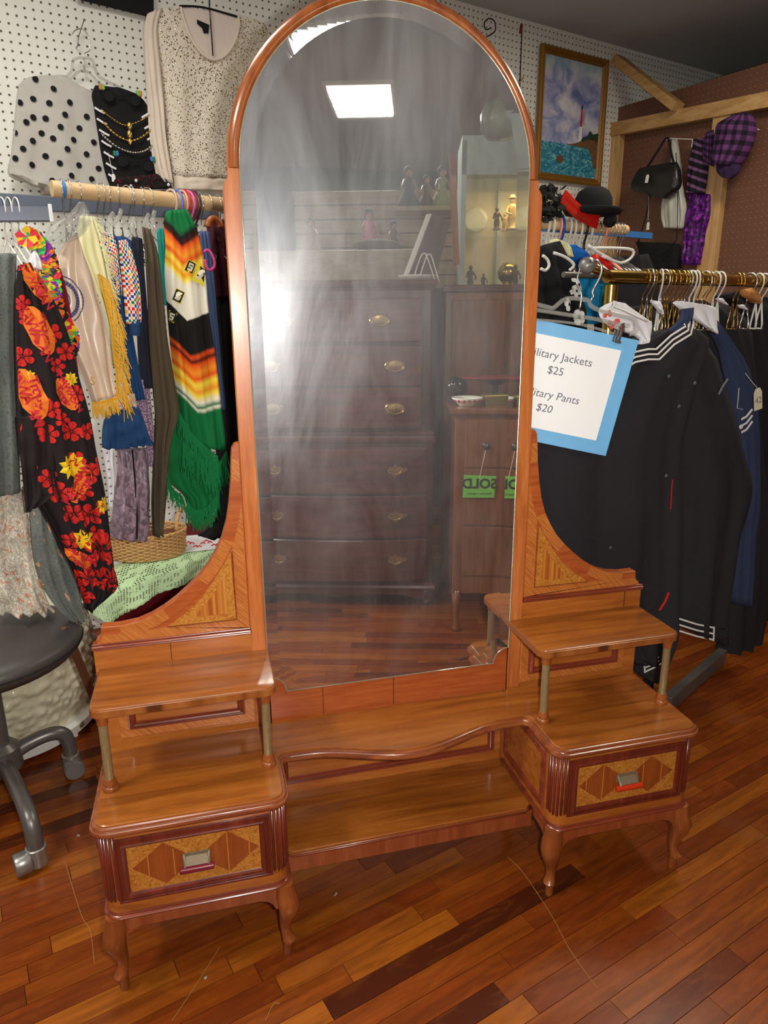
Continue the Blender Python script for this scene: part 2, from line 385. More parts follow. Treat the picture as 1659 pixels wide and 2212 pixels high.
def pegboard(name, base, hole, spec=0.4, rough=0.5):
    k = N(name, rough, spec); v = k.coord(); s = k.sep(v)
    fx = k.math('SUBTRACT', k.math('FRACT', k.math('DIVIDE', s[0], 0.0254)), 0.5); fz = k.math('SUBTRACT', k.math('FRACT', k.math('DIVIDE', s[2], 0.0254)), 0.5)
    d = k.math('SQRT', k.math('ADD', k.math('MULTIPLY', fx, fx), k.math('MULTIPLY', fz, fz)))
    h = k.ramp(d, [(0.105, (0, 0, 0)), (0.15, (1, 1, 1))])
    nz = k.noise(v, 6, 3)
    b = k.mix(nz, tuple(x * 0.93 for x in base), base)
    k.color(k.mix(h, hole, b)); k.bump(h, 0.9, 0.004); return k.m
M['pegw'] = pegboard('white_pegboard', srgb(240, 238, 230), srgb(92, 82, 74))
M['pegb'] = pegboard('brown_pegboard', srgb(112, 74, 58), srgb(150, 118, 84))
def floormat():
    k = N('plank_wood', 0.30, 0.3); v = k.coord()
    a = k.n('ShaderNodeAttribute', attribute_name='tone').outputs['Fac']
    wv = k.n('ShaderNodeVectorMath', operation='ADD'); k.l(v, wv.inputs[0]); k.l(k.comb(k.math('MULTIPLY', a, 37.0), k.math('MULTIPLY', a, 91.0), 0.0), wv.inputs[1])
    r = k.mapping(wv.outputs[0], (1, 1, 1), (0, 0, -math.radians(17)))
    g = k.noise(k.mapping(r, (1.6, 16, 1)), 3.2, 6, 0.62, 0.7)
    fig = k.noise(k.mapping(r, (4.0, 11, 1)), 2.4, 3, 0.5, 1.6)
    fine = k.noise(k.mapping(r, (8, 150, 1)), 3, 3, 0.6)
    base = k.ramp(a, [(0.0, srgb(66, 27, 13)), (0.12, srgb(102, 43, 15)), (0.35, srgb(133, 59, 17)), (0.7, srgb(149, 74, 19)), (1.0, srgb(174, 98, 27))])
    c = k.mix(k.ramp(g, [(0.35, (0.55, 0.55, 0.55)), (0.65, (0, 0, 0))]), base, srgb(70, 28, 10))
    c = k.mix(k.math('MULTIPLY', k.ramp(fig, [(0.5, (0, 0, 0)), (0.8, (1, 1, 1))]), 0.30), c, srgb(172, 96, 30))
    c = k.mix(k.math('MULTIPLY', fine, 0.35), c, srgb(86, 36, 14))
    scn = k.n('ShaderNodeTexNoise'); k.l(k.mapping(v, (1, 1, 1), (0, 0, 0.9)), scn.inputs['Vector']); scn.inputs['Scale'].default_value = 3; scn.inputs['Detail'].default_value = 8
    scuff = k.ramp(scn.outputs['Fac'], [(0.60, (0, 0, 0)), (0.75, (1, 1, 1))])
    c = k.mix(k.math('MULTIPLY', scuff, 0.10), c, srgb(150, 110, 90))
    k.color(c); k.l(k.math('ADD', k.math('MULTIPLY', scuff, 0.25), 0.27), k.b.inputs['Roughness'])
    k.b.inputs['Coat Weight'].default_value = 0.03; k.b.inputs['Coat Roughness'].default_value = 0.2
    k.bump(g, 0.06, 0.001); return k.m
M['floor'] = floormat()
def mirrormat():
    k = N('old_mirror', 0.5); v = k.coord()
    g1 = k.n('ShaderNodeBsdfGlossy'); g1.inputs['Roughness'].default_value = 0.012; g1.inputs['Color'].default_value = (0.88, 0.89, 0.86, 1)
    g2 = k.n('ShaderNodeBsdfGlossy'); g2.inputs['Roughness'].default_value = 0.36; g2.inputs['Color'].default_value = (0.9, 0.93, 1.0, 1)
    df = k.n('ShaderNodeBsdfDiffuse'); df.inputs['Color'].default_value = (0.62, 0.63, 0.64, 1)
    dust = k.noise(k.mapping(v, (1.0, 1, 0.35)), 7, 6, 0.62, 1.2); streak = k.noise(k.mapping(v, (26, 1, 0.9)), 2.0, 4, 0.6); sp = k.noise(v, 420, 2, 0.5)
    spk = k.ramp(sp, [(0.70, (0, 0, 0)), (0.76, (1, 1, 1))])
    f = k.math('MULTIPLY', k.math('ADD', k.ramp(dust, [(0.36, (0.3, 0.3, 0.3)), (0.70, (1, 1, 1))]), k.math('MULTIPLY', streak, 0.35)), 0.20)
    f = k.math('ADD', f, k.math('MULTIPLY', spk, 0.10))
    m1 = k.n('ShaderNodeMixShader'); m1.inputs[0].default_value = 0.30; k.l(g2.outputs[0], m1.inputs[1]); k.l(df.outputs[0], m1.inputs[2])
    m2 = k.n('ShaderNodeMixShader'); k.l(f, m2.inputs[0]); k.l(g1.outputs[0], m2.inputs[1]); k.l(m1.outputs[0], m2.inputs[2])
    k.l(m2.outputs[0], k.out.inputs[0]); return k.m
M['mirror'] = mirrormat()
def emis(name, c, s):
    k = N(name); e = k.n('ShaderNodeEmission'); e.inputs[0].default_value = (*c, 1); e.inputs[1].default_value = s; k.l(e.outputs[0], k.out.inputs[0]); return k.m
M['lamp'] = emis('lit_diffuser', (1.0, 0.99, 0.92), 5.0)

# ================================================================== setting
# floor with individual planks
fl = struct(MB().box(-3.2, 3.4, -5.6, 3.4, -0.08, -0.012).build('floor', M['gap']))
azf = math.radians(17); du = Vector((math.cos(azf), math.sin(azf), 0)); dv = Vector((-math.sin(azf), math.cos(azf), 0))
PW = 0.045; rnd = random.Random(11); cnt = 0; stuff = MB(); stone = []
def set_tone(me, vals):
    at = me.attributes.new('tone', 'FLOAT', 'FACE'); at.data.foreach_set('value', vals)
cells = []
for r in range(-110, 100):
    s0 = -5.5 - rnd.random() * 0.6
    while s0 < 5.5:
        L = rnd.uniform(0.24, 0.62); c = du * (s0 + L / 2) + dv * ((r + 0.5) * PW)
        t = rnd.choice([0.02, 0.18, 0.3, 0.35, 0.4, 0.45, 0.5, 0.55, 0.6, 0.68, 0.75, 0.85, 0.95]) + rnd.uniform(-0.02, 0.02)
        if -3.1 < c.x < 3.3 and -5.5 < c.y < 3.3: cells.append((c, L, t))
        s0 += L
cells.sort(key=lambda a: (a[0] - Vector((0.05, -0.15, 0))).length * (1 if a[0].y < 0.6 else 1.2))
for i, (c, L, t) in enumerate(cells):
    h = (L / 2 - 0.0006, PW / 2 - 0.0006, 0.006)
    if i < 290:
        m = MB().obox(c + Vector((0, 0, -0.006)), (du, dv, Vector((0, 0, 1))), h)
        o = m.build('plank', M['floor'], fl, recalc=False, bevel=0.0); set_tone(o.data, [t] * 6)
    else:
        stuff.obox(c + Vector((0, 0, -0.006)), (du, dv, Vector((0, 0, 1))), h); stone += [t] * 6
o = stuff.build('far_planks', M['floor'], fl, recalc=False); set_tone(o.data, stone); o['kind'] = 'stuff'

def wall_obj(name, pl, s0, s1, z0, z1, mat, th=0.02):
    # local x runs along the wall so the peg grid follows it
    m = MB().box(s0, s1, 0, th, z0, z1); o = m.build(name, mat)
    az = math.atan2(pl.u.y, pl.u.x); o.matrix_world = Matrix.Translation(pl.p) @ Matrix.Rotation(az, 4, 'Z')
    return struct(o)
wall_obj('wall_back', WALL, -3.3, 4.2, 0, CEIL, M['pegw'])
bw = wall_obj('wall_right', BROWN, -0.05, 2.6, 0, 2.20, M['pegb'], 0.006)
struct(MB().box(3.35, 3.42, -5.6, 3.2, 0, CEIL).build('wall_side', M['dark']))
struct(MB().box(-3.25, -3.18, -5.6, 1.2, 0, CEIL).build('wall_left', M['dark']))
struct(MB().box(-3.2, 3.4, -5.66, -5.6, 0, CEIL).build('wall_front', M['dark']))
struct(MB().box(-3.25, 3.45, -5.66, 3.6, CEIL, CEIL + 0.05).build('ceiling', M['ceil']))
# pine framing on the brown partition
tr = empty('trim_1', BROWN.p, 'x', 'x'); del tr['label']; del tr['category']; struct(tr)
BF = BROWN.off(0.02)
def stud(a, b, wdt, name='stud', mat='pine', th=0.038, off=0.02):
    pl = BROWN.off(off); A = U(*a, pl); B_ = U(*b, pl)
    if name == 'stud': B_ = Vector((A.x, A.y, B_.z))
    MB().beam(A, B_, wdt, th, pl.u if name == 'stud' else Vector((0, 0, 1)), 0).build(name, M[mat], tr, bevel=0.002)
stud((1332, 268), (1332, 900), 0.088)
stud((1566, 232), (1545, 900), 0.085)
stud((1322, 281), (1720, 205), 0.062, 'top_rail', 'pinex', 0.04, 0.03)
A = U(1333, 128, WALL.off(0.03)); Bq = U(1465, 232, BROWN.off(0.06))
MB().beam(A, Bq, 0.04, 0.07, Vector((0, 0, 1))).build('diagonal_brace', M['pinex'], tr, bevel=0.002)
struct(MB().beam(U(1128, 55, WALL.off(0.003)), Vector((*U(1128, 55, WALL.off(0.003)).xy, 0.9)), 0.003, 0.004, WALL.u).build('trim_2', M['gap']))
struct(MB().beam(U(1127, 52, WALL.off(0.004)), U(1124, 72, WALL.off(0.004)), 0.012, 0.006, WALL.u).build('trim_3', plain('rust_stain_wood', srgb(120, 60, 40), 0.8)))
# ceiling light panels
for i, (x, y) in enumerate(PANELS):
    e = empty('ceiling_light', (x, y, CEIL), ['square lit ceiling light reflected high in the mirror, doubled in its slanted edge', 'square lit ceiling light far back on the left of the room', 'square lit ceiling light far back on the right of the room', 'square lit ceiling light over the far left of the clothes rod', 'unseen square ceiling light added to brighten the white pegboard at left', 'square lit ceiling light in front of the vanity on the right'][i], 'light')
    pu, pv = Vector((math.cos(.2967), math.sin(.2967), 0)), Vector((-math.sin(.2967), math.cos(.2967), 0)); pc_ = Vector((x, y, CEIL))
    MB().sweep([pc_ + pu * a_ * .205 + pv * b_ * .335 - Vector((0, 0, .002)) for a_, b_ in ((-1, -1), (1, -1), (1, 1), (-1, 1))], [(0, 0), (0, -.02), (.02, -.02), (.02, 0)], (0, 0, 1)).build('frame', M['white'], e)
    MB().obox(pc_ - Vector((0, 0, .009)), (pu, pv, Vector((0, 0, 1))), (.187, .317, .003)).build('diffuser', M['lamp'], e)
# ================================================================== the dressing vanity
V = empty('dressing_vanity', (0, 0, 0), 'tall orange walnut dressing vanity with arched mirror, stepped shelves and cabriole legs', 'dresser')
TZ = 0.3584; SZ = 0.5286
def serp(x): return -(0.126 + 0.052 * (0.5 + 0.5 * math.cos(PI * min(1, abs(x) / 0.215))))
top = [(-.6, 0.0)] + [(a, b) for a, b in arc(-.566, -.224, .034, 180, 270, 6)] + arc(-.2925, -.224, .034, 270, 360, 6) + [(-.2585, -.131), (-.252, -.126)]
top += [(x / 100, serp(x / 100)) for x in range(-24, 25, 2)]
top += [(.252, -.126), (.2585, -.131)] + arc(.2925, -.224, .034, 180, 270, 6) + arc(.566, -.224, .034, 270, 360, 6) + [(.6, 0.0)]
MB().slab(top, [(TZ - .006, .0125), (TZ - .0035, .0105), (TZ - .0012, .0108), (TZ, .0125)]).build('tabletop', M['top'], V, smooth=True, auto=35)
MB().slab(top, [(TZ - .024, .016), (TZ - .0238, .009), (TZ - .020, .0065), (TZ - .0192, .0035), (TZ - .0185, .0038), (TZ - .018, .001), (TZ - .0145, -.0003), (TZ - .0105, .0010), (TZ - .0098, .0038), (TZ - .0090, .0038), (TZ - .0082, .0045), (TZ - .0052, .0055), (TZ - .0036, .0085), (TZ - .0034, .0112)]).build('edge_molding', M['edge'], V, smooth=True, auto=35)

MOLD = [(0, 0), (0, .0035), (.0015, .0055), (.004, .0052), (.0052, .0035), (.008, .0045), (.0125, .0075), (.0165, .0062), (.019, .0025), (.021, .001), (.021, 0)]
def rect(x0, x1, z0, z1, y): return [(x0, y, z0), (x1, y, z0), (x1, y, z1), (x0, y, z1)]
def diamond(cx, cz, hx, hz, y): return [(cx - hx, y, cz), (cx, y, cz - hz), (cx + hx, y, cz), (cx, y, cz + hz)]
def column(s, x, y):
    c = MB().lathe([(.0082, TZ + .02), (.0082, SZ - .032)], (s * x, y, 0), 16).build('column', M['colmetal'], V, smooth=True, auto=40)
    MB().lathe([(.0135, TZ), (.0142, TZ + .003), (.0135, TZ + .008), (.0115, TZ + .0095), (.0122, TZ + .013), (.0112, TZ + .016), (.0098, TZ + .022), (.0092, TZ + .024)], (s * x, y, 0), 20).build('foot_collar', M['leg'], c, smooth=True, auto=45)
    MB().lathe([(.0092, SZ - .036), (.0100, SZ - .034), (.0092, SZ - .031), (.0105, SZ - .026), (.0120, SZ - .018)], (s * x, y, 0), 20).build('top_collar', M['leg'], c, smooth=True, auto=45)
LEGP = [(.166, 0, .0165), (.150, .001, .018), (.135, .004, .020), (.118, .008, .0205), (.100, .0065, .0175), (.082, .001, .0135), (.064, -.003, .0103), (.050, -.002, .0095), (.041, .002, .0112), (.036, .005, .013), (.031, .004, .0125), (.029, .0, .0092), (.0275, 0, .0086), (.004, 0, .0086), (.0, 0, .0078)]
def leg(cx, cy, dx, dy):
    m = MB(); rings = []
    for z, of, h in LEGP:
        p = 2.6 if z > .06 else 2.0; ring = []
        for k in range(18):
            a = 2 * PI * k / 18; c_, s_ = math.cos(a), math.sin(a)
            rr = h / ((abs(c_) ** p + abs(s_) ** p) ** (1 / p)); ring.append(Vector((cx + dx * of + rr * c_, cy + dy * of + rr * s_, z)))
        rings.append(ring)
    m.loft(rings); return m.build('leg', M['leg'], V, smooth=True, auto=50)
for s in (-1, 1):
    X = lambda v: s * v
    xs = sorted((s * .588, s * .268))
    # cabinet body with rounded front corners
    body = [(xs[0], .0)] + arc(xs[0] + .028, -.219, .028, 180, 270, 6) + arc(xs[1] - .028, -.219, .028, 270, 360, 6) + [(xs[1], .0)]
    MB().slab(body, [(.176, 0), (TZ - .0235, 0)]).build('cabinet_body', M['ora'], V, smooth=True, auto=35)
    MB().slab(body, [(.164, -.001), (.165, -.005), (.168, -.0065), (.1705, -.0045), (.1715, -.002), (.1735, -.0025), (.1762, -.001), (.1765, .003)]).build('waist_molding', M['maroonx'], V, smooth=True, auto=35)
    for cxx, a0 in ((xs[0] + .028, 180), (xs[1] - .028, 270)):
        m = MB()
        for k in range(6):
            a = math.radians(a0 + 6 + 78 * k / 5); r = .0283
            zb = .196 + .006 * abs(k - 2.5) / 2.5
            px_, py_ = cxx + r * math.cos(a), -.219 + r * math.sin(a)
            m.tube([(px_, py_, zb), (px_, py_, zb + .004), (px_, py_, TZ - .0245)], [.0012, .0031, .0031], 8)
        m.build('fluted_corner', M['maroon'], V, smooth=True)
    # drawer
    yF = -.2472; a_, b_ = sorted((s * .562, s * .297))
    dr = MB().box(a_ + .004, b_ - .004, yF - .001, yF + .02, .200, .327).build('drawer', M['ora'], V)
    MB().sweep(rect(a_, b_, .198, .329, yF), [(x, y) for x, y in MOLD], (0, -1, 0)).build('panel_molding', M['maroon'], dr, smooth=True, auto=30)
    MB().box(a_ + .020, b_ - .020, yF - .0022, yF, .218, .309).build('burl_panel', M['burl'], dr)
    for cx in (.482, .3725):
        MB().prism(diamond(s * cx, .2655, .0535, .0425, yF - .0027), (0, .0006, 0)).build('diamond_inlay', M['diamond'], dr)
    for cx, dz in ((-.509, .020), (-.466, .027), (-.3735, .0415), (-.336, .013)):
        MB().box(s * cx - .0008, s * cx + .0008, yF - .0031, yF - .0024, .2655 - dz, .2655 + dz).build('stringing', M['string'], dr)
    hx = s * .4275
    m = MB().prism([(hx - .0235, yF - .003, .279), (hx + .0235, yF - .003, .279), (hx + .0235, yF - .003, .262), (hx - .0235, yF - .003, .262)], (0, -.002, 0))
    m.prism([(hx - .0235, yF - .004, .278), (hx - .021, yF - .004, .278), (hx - .018, yF - .017, .262), (hx - .022, yF - .017, .258)], (.001, 0, 0))
    m.prism([(hx + .0235, yF - .004, .278), (hx + .021, yF - .004, .278), (hx + .018, yF - .017, .262), (hx + .022, yF - .017, .258)], (-.001, 0, 0))
    m.prism([(hx - .018, yF - .006, .274), (hx + .018, yF - .006, .274), (hx + .019, yF - .015, .262), (hx - .019, yF - .015, .262)], (0, -.001, -.001))
    hp = m.build('handle_plate', M['plate'], dr)
    MB().tube([(hx - .029, yF - .015, .2535), (hx - .028, yF - .015, .2535), (hx + .028, yF - .015, .2535), (hx + .029, yF - .015, .2535)], [.005, .0063, .0063, .005], 14).build('handle_bar', M['barL' if s < 0 else 'barR'], dr, smooth=True, auto=40, label='maroon handle bar' if s < 0 else 'bright red-orange handle bar')
    # inner side panel facing the kneehole
    xi = s * .268
    pth = [(xi, -.205, .192), (xi, -.006, .192), (xi, -.006, .328), (xi, -.205, .328)]
    MB().sweep(pth if s < 0 else pth[::-1], [(a * .75, b * .8) for a, b in MOLD], (-s, 0, 0)).build('side_molding', M['maroonx'], V, smooth=True, auto=30)
    # aprons
    f = [(.588, .165), (.588, .112), (.561, .112), (.556, .124), (.546, .133), (.530, .137), (.326, .137), (.310, .133), (.300, .124), (.295, .112), (.268, .112), (.268, .165)]
    MB().prism([(s * a, -.244, z) for a, z in f], (0, .015, 0)).build('apron', M['apron'], V, bevel=0.001)
    sd = [(-.230, .165), (-.230, .112), (-.216, .112), (-.211, .124), (-.200, .133), (-.185, .137), (-.06, .137), (-.045, .133), (-.035, .124), (-.03, .112), (-.005, .112), (-.005, .165)]
    for xx in (s * .586, s * .270 + (0)):
        MB().prism([(xx, y, z) for y, z in sd], (-s * .014 if abs(xx) > .4 else s * .014, 0, 0)).build('side_apron', M['apron'], V)
    r2 = .7071
    leg(s * .575, -.2365, s * r2, -r2); leg(s * .2765, -.2365, -s * r2, -r2)
    leg(s * .575, -.022, s * .4, .1); leg(s * .2765, -.022, -s * .4, .1)
    # upper shelf
    us = sorted((s * .5908, s * .2658))
    sh = [(us[0], 0.0)] + arc(us[0] + .02, -.1415, .02, 180, 270, 6) + arc(us[1] - .02, -.1415, .02, 270, 360, 6) + [(us[1], 0.0)]
    MB().slab(sh, [(SZ - .018, .0025), (SZ - .0165, 0), (SZ - .0035, 0), (SZ - .001, .0012), (SZ, .004)]).build('upper_shelf', M['top'], V, smooth=True, auto=35)
    MB().slab(sh, [(SZ - .0168, .0), (SZ - .0165, -.0007), (SZ - .0038, -.0007), (SZ - .0034, .0)]).build('shelf_edging', M['patch'], V, smooth=True, auto=35)
    column(s, .5715, -.146); column(s, .2865, -.146)
    # back: lower board, frame, upper strip
    bx = sorted((s * .597, s * .266))
    MB().box(*bx, 0.0, .018, .12, .567).build('back_board', M['ora'], V)
    fx = sorted((s * .567, s * .299))
    MB().sweep(rect(*fx, .369, .502, 0.0), [(0, 0), (0, .0012), (.002, .003), (.020, .002), (.020, 0)], (0, -1, 0)).build('panel_frame', M['xband'], V)
    gx = sorted((s * .549, s * .320))
    MB().sweep(rect(*gx, .388, .485, -.001), [(a * .7, b) for a, b in MOLD], (0, -1, 0)).build('panel_molding', M['maroonx'], V, smooth=True, auto=30)
    m = MB()
    for zz, rr, yy in ((.5688, .0022, -.003), (.5738, .0028, -.005), (.5785, .0015, -.002)):
        m.tube([(s * .598, yy, zz), (s * .299, yy, zz)], rr, 8)
    m.box(*sorted((s * .598, s * .299)), -.003, .02, .5665, .578); m.build('step_molding', M['maroonx'], V, smooth=True, auto=40)
    m = MB()
    for xx in ([.455] if s < 0 else [.555]): m.box(s * xx - .0006, s * xx + .0006, -.0012, .0, SZ, .5665)
    m.build('veneer_joint', M['gap'], V)
    # wing with concave curve
    cur = [(.579, .613), (.545, .6125), (.511, .617), (.486, .626), (.463, .638), (.438, .655), (.414, .675), (.392, .696), (.372, .719), (.356, .744), (.342, .771), (.331, .805), (.324, .841), (.318, .885), (.315, .925), (.3125, .945), (.307, .953), (.3005, .955)]
    w_ = [(.298, .578), (.590, .578), (.590, .586), (.583, .591), (.580, .598)] + cur + [(.298, .955)]
    MB().prism([(s * a, .0, z) for a, z in w_], (0, .024, 0)).build('wing', M['xband2'], V, bevel=0.0012)
    segs = cur[1:15]
    def inward(i, d):
        a = Vector(segs[max(i - 1, 0)]); b = Vector(segs[min(i + 1, len(segs) - 1)]); t = (b - a).normalized(); n_ = Vector((-t.y, t.x)) if True else 0
        if n_.x > 0 or n_.y > 0: n_ = -n_ if n_.dot(Vector((-1, -1))) < 0 else n_
        return Vector(segs[i]) + n_ * d
    for i in range(len(segs) - 1):
        w0 = .023
        q = [inward(i, .0015), inward(i + 1, .0015), inward(i + 1, w0), inward(i, w0)]
        q = [Vector((max(.3005, p.x), p.y)) for p in q]
        MB().prism([(s * p.x, -.0016, p.y) for p in q], (0, .0018, 0)).build('crossband_veneer', M['xband'] if (i // 3) % 2 == 0 else M['xband2'], V)
    MB().prism([(s * .3005, -.0014, .580), (s * .588, -.0014, .580), (s * .576, -.0014, .596), (s * .462, -.0014, .599), (s * .324, -.0014, .599), (s * .3005, -.0014, .578)], (0, .0014, 0)).build('wing_border', M['xband'], V)
    MB().prism([(s * .3005, -.0012, .580), (s * .323, -.0012, .600), (s * .323, -.0012, .76), (s * .3005, -.0012, .86)], (0, .0012, 0)).build('wing_border', M['xband'], V)
    tri = [(.455, .602), (.4205, .625), (.390, .652), (.362, .688), (.343, .717), (.3275, .742), (.3255, .602)]
    MB().prism([(s * a, -.0024, z) for a, z in tri], (0, .0024, 0)).build('burl_inlay', M['burl'], V)
    tri2 = [(.408, .6155), (.385, .637), (.362, .664), (.343, .694), (.3405, .694), (.3405, .6155)]
    MB().prism([(s * a, -.0030, z) for a, z in tri2], (0, .0028, 0)).build('striped_inlay', M['stripe'], V)
    MB().tube([(s * .457, -.0024, .6005), (s * .3245, -.0024, .6005), (s * .3245, -.0024, .745)], .0012, 6).build('inlay_beading', M['edge'], V)
    # stile
    st = [(.268, TZ), (.298, TZ), (.298, 1.390), (.2965, 1.402), (.289, 1.414), (.2885, 1.428), (.268, 1.428)]
    MB().prism([(s * a, -.002, z) for a, z in st], (0, .026, 0)).build('stile', M['oraz'], V, bevel=0.0015)
# lower shelf between the cabinets
ls = [(-.268, .028), (-.268, -.150), (-.25, -.1635), (.25, -.1635), (.268, -.150), (.268, .028)]
MB().slab(ls, [(.150, .006), (.151, .001), (.1545, .0), (.156, .003), (.157, .0015), (.160, .0015), (.162, .004)]).build('lower_shelf', M['top'], V, smooth=True, auto=35)
MB().tube([(-.266, -.151, .1575), (-.25, -.1645, .1575), (.25, -.1645, .1575), (.266, -.151, .1575)], .0028, 8).build('shelf_bead', M['edge'], V, smooth=True)
MB().tube([(-.266, -.152, .1515), (-.25, -.1625, .1515), (.25, -.1625, .1515), (.266, -.152, .1515)], .0024, 8).build('shelf_bead', M['maroonx'], V, smooth=True)
MB().box(-.266, .266, -.158, -.146, .112, .151).build('shelf_apron', M['apron'], V)
MB().box(-.268, .268, .020, .030, .13, TZ - .01).build('kneehole_back', M['ora'], V)
MB().sweep(rect(-.252, .252, .186, .33, .020), [(a * .8, b) for a, b in MOLD], (0, -1, 0)).build('kneehole_molding', M['maroonx'], V, smooth=True, auto=30)
# bottom rail of the mirror
rl = [(-.268, TZ - .004), (.268, TZ - .004), (.268, .463)] + [(a, b) for a, b in arc(.268, .4265, .036, 90, 180, 8)] + [(.232, .4265)] + [(-.232, .4265)] + arc(-.268, .4265, .036, 0, 90, 8) + [(-.268, .463)]
MB().prism([(a, 0.0, z) for a, z in rl], (0, .02, 0)).build('bottom_rail', M['xband2'], V)
MB().box(-.0006, .0006, -.001, 0, TZ, .426).box(-.1562, -.1552, -.001, 0, TZ, .426).build('rail_joint', M['gap'], V)
# arch
m = MB(); prof = [(.2675, .024), (.2675, -.001), (.2700, -.0065), (.2745, -.0085), (.280, -.0065), (.2855, -.002), (.289, .004), (.2895, .024)]
m.loft([[Vector((r * math.cos(a), y, 1.428 + r * math.sin(a))) for r, y in prof] for a in [PI * i / 56 for i in range(57)]])
m.build('arch_frame', wood('arch_wood', srgb(126, 62, 24), srgb(160, 86, 38), srgb(178, 104, 50), 'z', 0.26, 1.0, 0.4, 0.2), V, smooth=True, auto=50)
MB().loft([[Vector((.262 * q * math.cos(a), .024 + (.003 if j else 0), 1.428 + .262 * q * math.sin(a))) for a in [PI * i / 24 for i in range(25)]] for j, q in ((0, 1.0), (1, 1.0))]).build('arch_backing', M['gap'], V)
# mirror glass, bevelled
def gout(ins):
    R = .2672 - ins; zb = .4285 + ins; c = .0355
    P = [(R * math.cos(PI * i / 48), 1.428 + R * math.sin(PI * i / 48)) for i in range(49)]
    P += [(-R, zb + c)] + [(-R + (c) * math.cos(math.radians(90 - 90 * i / 8)), zb + c * math.sin(math.radians(90 - 90 * i / 8))) for i in range(1, 9)]
    P += [(R - c + 0 * i, zb) for i in (0,)] + [(R - c * math.cos(math.radians(90 * i / 8)), zb + c * math.sin(math.radians(90 * i / 8))) for i in range(1, 9)]
    return P
o1, o2 = gout(0), gout(.024); yo, yi = -.00378, -.0026; n_ = len(o1)
m = MB(); m.add([(a, yi, z) for a, z in o2], [tuple(range(n_))]); m.add([(a, yo, z) for a, z in o1] + [(a, yi, z) for a, z in o2], [(i, (i + 1) % n_, n_ + (i + 1) % n_, n_ + i) for i in range(n_)])
m.add([(a, yo, z) for a, z in o1] + [(a, .006, z) for a, z in o1], [(i, (i + 1) % n_, n_ + (i + 1) % n_, n_ + i) for i in range(n_)]); m.add([(a, .006, z) for a, z in o1], [tuple(range(n_))])
m.build('mirror_glass', M['mirror'], V)
m = MB(); m.tube([(a, -.0030, z) for a, z in gout(-.0008)], .0016, 6, closed=True); m.build('glass_edge', plain('glass_edge', srgb(196, 196, 176), 0.15, 0.6), V, smooth=True)
# ================================================================== left side: clothes rod and clothes
# ---- cloth materials (uv follows the cloth)
def cloth(name, c, var=0.15, rough=0.85, bump=0.25, spec=0.25, sheen=0.0):
    k = N(name, rough, spec); uv = k.coord('Object'); f = k.noise(uv, 40, 5)
    k.color(k.mix(f, tuple(x * (1 - var) for x in c), tuple(min(1, x * (1 + var)) for x in c)))
    k.bump(k.noise(uv, 350, 3), bump, 0.001)
    k.b.inputs['Sheen Weight'].default_value = sheen; return k.m
C = {}
C['grey'] = cloth('heather_grey_knit', srgb(190, 185, 178), 0.08)
C['satin'] = cloth('champagne_satin', srgb(224, 200, 176), 0.05, 0.32, 0.05, 0.6)
C['cream'] = cloth('pale_yellow_cloth', srgb(228, 222, 172), 0.06)
C['denim'] = cloth('blue_denim', srgb(32, 66, 110), 0.15)
C['navy'] = cloth('navy_wool', srgb(34, 38, 52), 0.2)
C['brown'] = cloth('olive_brown_cloth', srgb(84, 72, 56), 0.12)
C['teal'] = cloth('teal_cloth', srgb(24, 140, 130), 0.1)
C['floral'] = cloth('black_print_ground', srgb(34, 28, 30), 0.2)
C['green'] = cloth('green_wool', srgb(16, 116, 62), 0.14)
C['coat'] = cloth('navy_black_serge', srgb(44, 42, 46), 0.14, 0.9, 0.3, 0.2)
C['coat2'] = cloth('black_serge', srgb(34, 33, 36), 0.14, 0.9, 0.3, 0.2)
C['blue'] = cloth('airforce_blue_wool', srgb(54, 62, 92), 0.1)
C['darkred'] = cloth('dark_red_tablecloth', srgb(96, 12, 24), 0.15)
C['white'] = cloth('white_cotton', srgb(236, 232, 236), 0.03)
C['red'] = cloth('red_satin', srgb(200, 30, 24), 0.1, 0.4)
C['blu'] = cloth('bright_blue_cloth', srgb(30, 104, 190), 0.12)
C['turq'] = cloth('turquoise_cloth', srgb(20, 130, 180), 0.15)
C['purple'] = cloth('purple_knit', srgb(104, 66, 116), 0.2)
C['jeans'] = cloth('faded_denim', srgb(70, 84, 120), 0.2)
def uvmat(name, fn, rough=0.85, bump=0.2):
    k = N(name, rough, 0.25); uv = k.coord('UV'); s = k.sep(uv); k.color(fn(k, uv, s[0], s[1])); k.bump(k.noise(k.coord(), 350, 3), bump, 0.001); return k.m
def stains(k, uv, u, v):
    n = k.noise(k.mapping(uv, (3, 7, 1)), 3, 8, 0.75, 2.5)
    return k.ramp(n, [(0.42, srgb(84, 88, 84)), (0.5, srgb(116, 120, 114)), (0.56, srgb(92, 98, 96)), (0.66, srgb(132, 134, 126))])
C['tiedye'] = uvmat('crackle_grey_cloth', stains)
def beigepat(k, uv, u, v):
    n = k.noise(k.mapping(uv, (4, 6, 1)), 2.5, 3, 0.5, 2.2); m_ = k.noise(k.mapping(uv, (6, 9, 1)), 2, 2, 0.5, 1)
    c = k.ramp(n, [(0.38, srgb(216, 206, 190)), (0.48, srgb(190, 176, 156)), (0.53, srgb(150, 150, 140)), (0.6, srgb(222, 214, 200))])
    return k.mix(k.ramp(m_, [(0.6, (0, 0, 0)), (0.66, (1, 1, 1))]), c, srgb(196, 130, 100))
C['beige'] = uvmat('beige_patterned_cotton', beigepat)
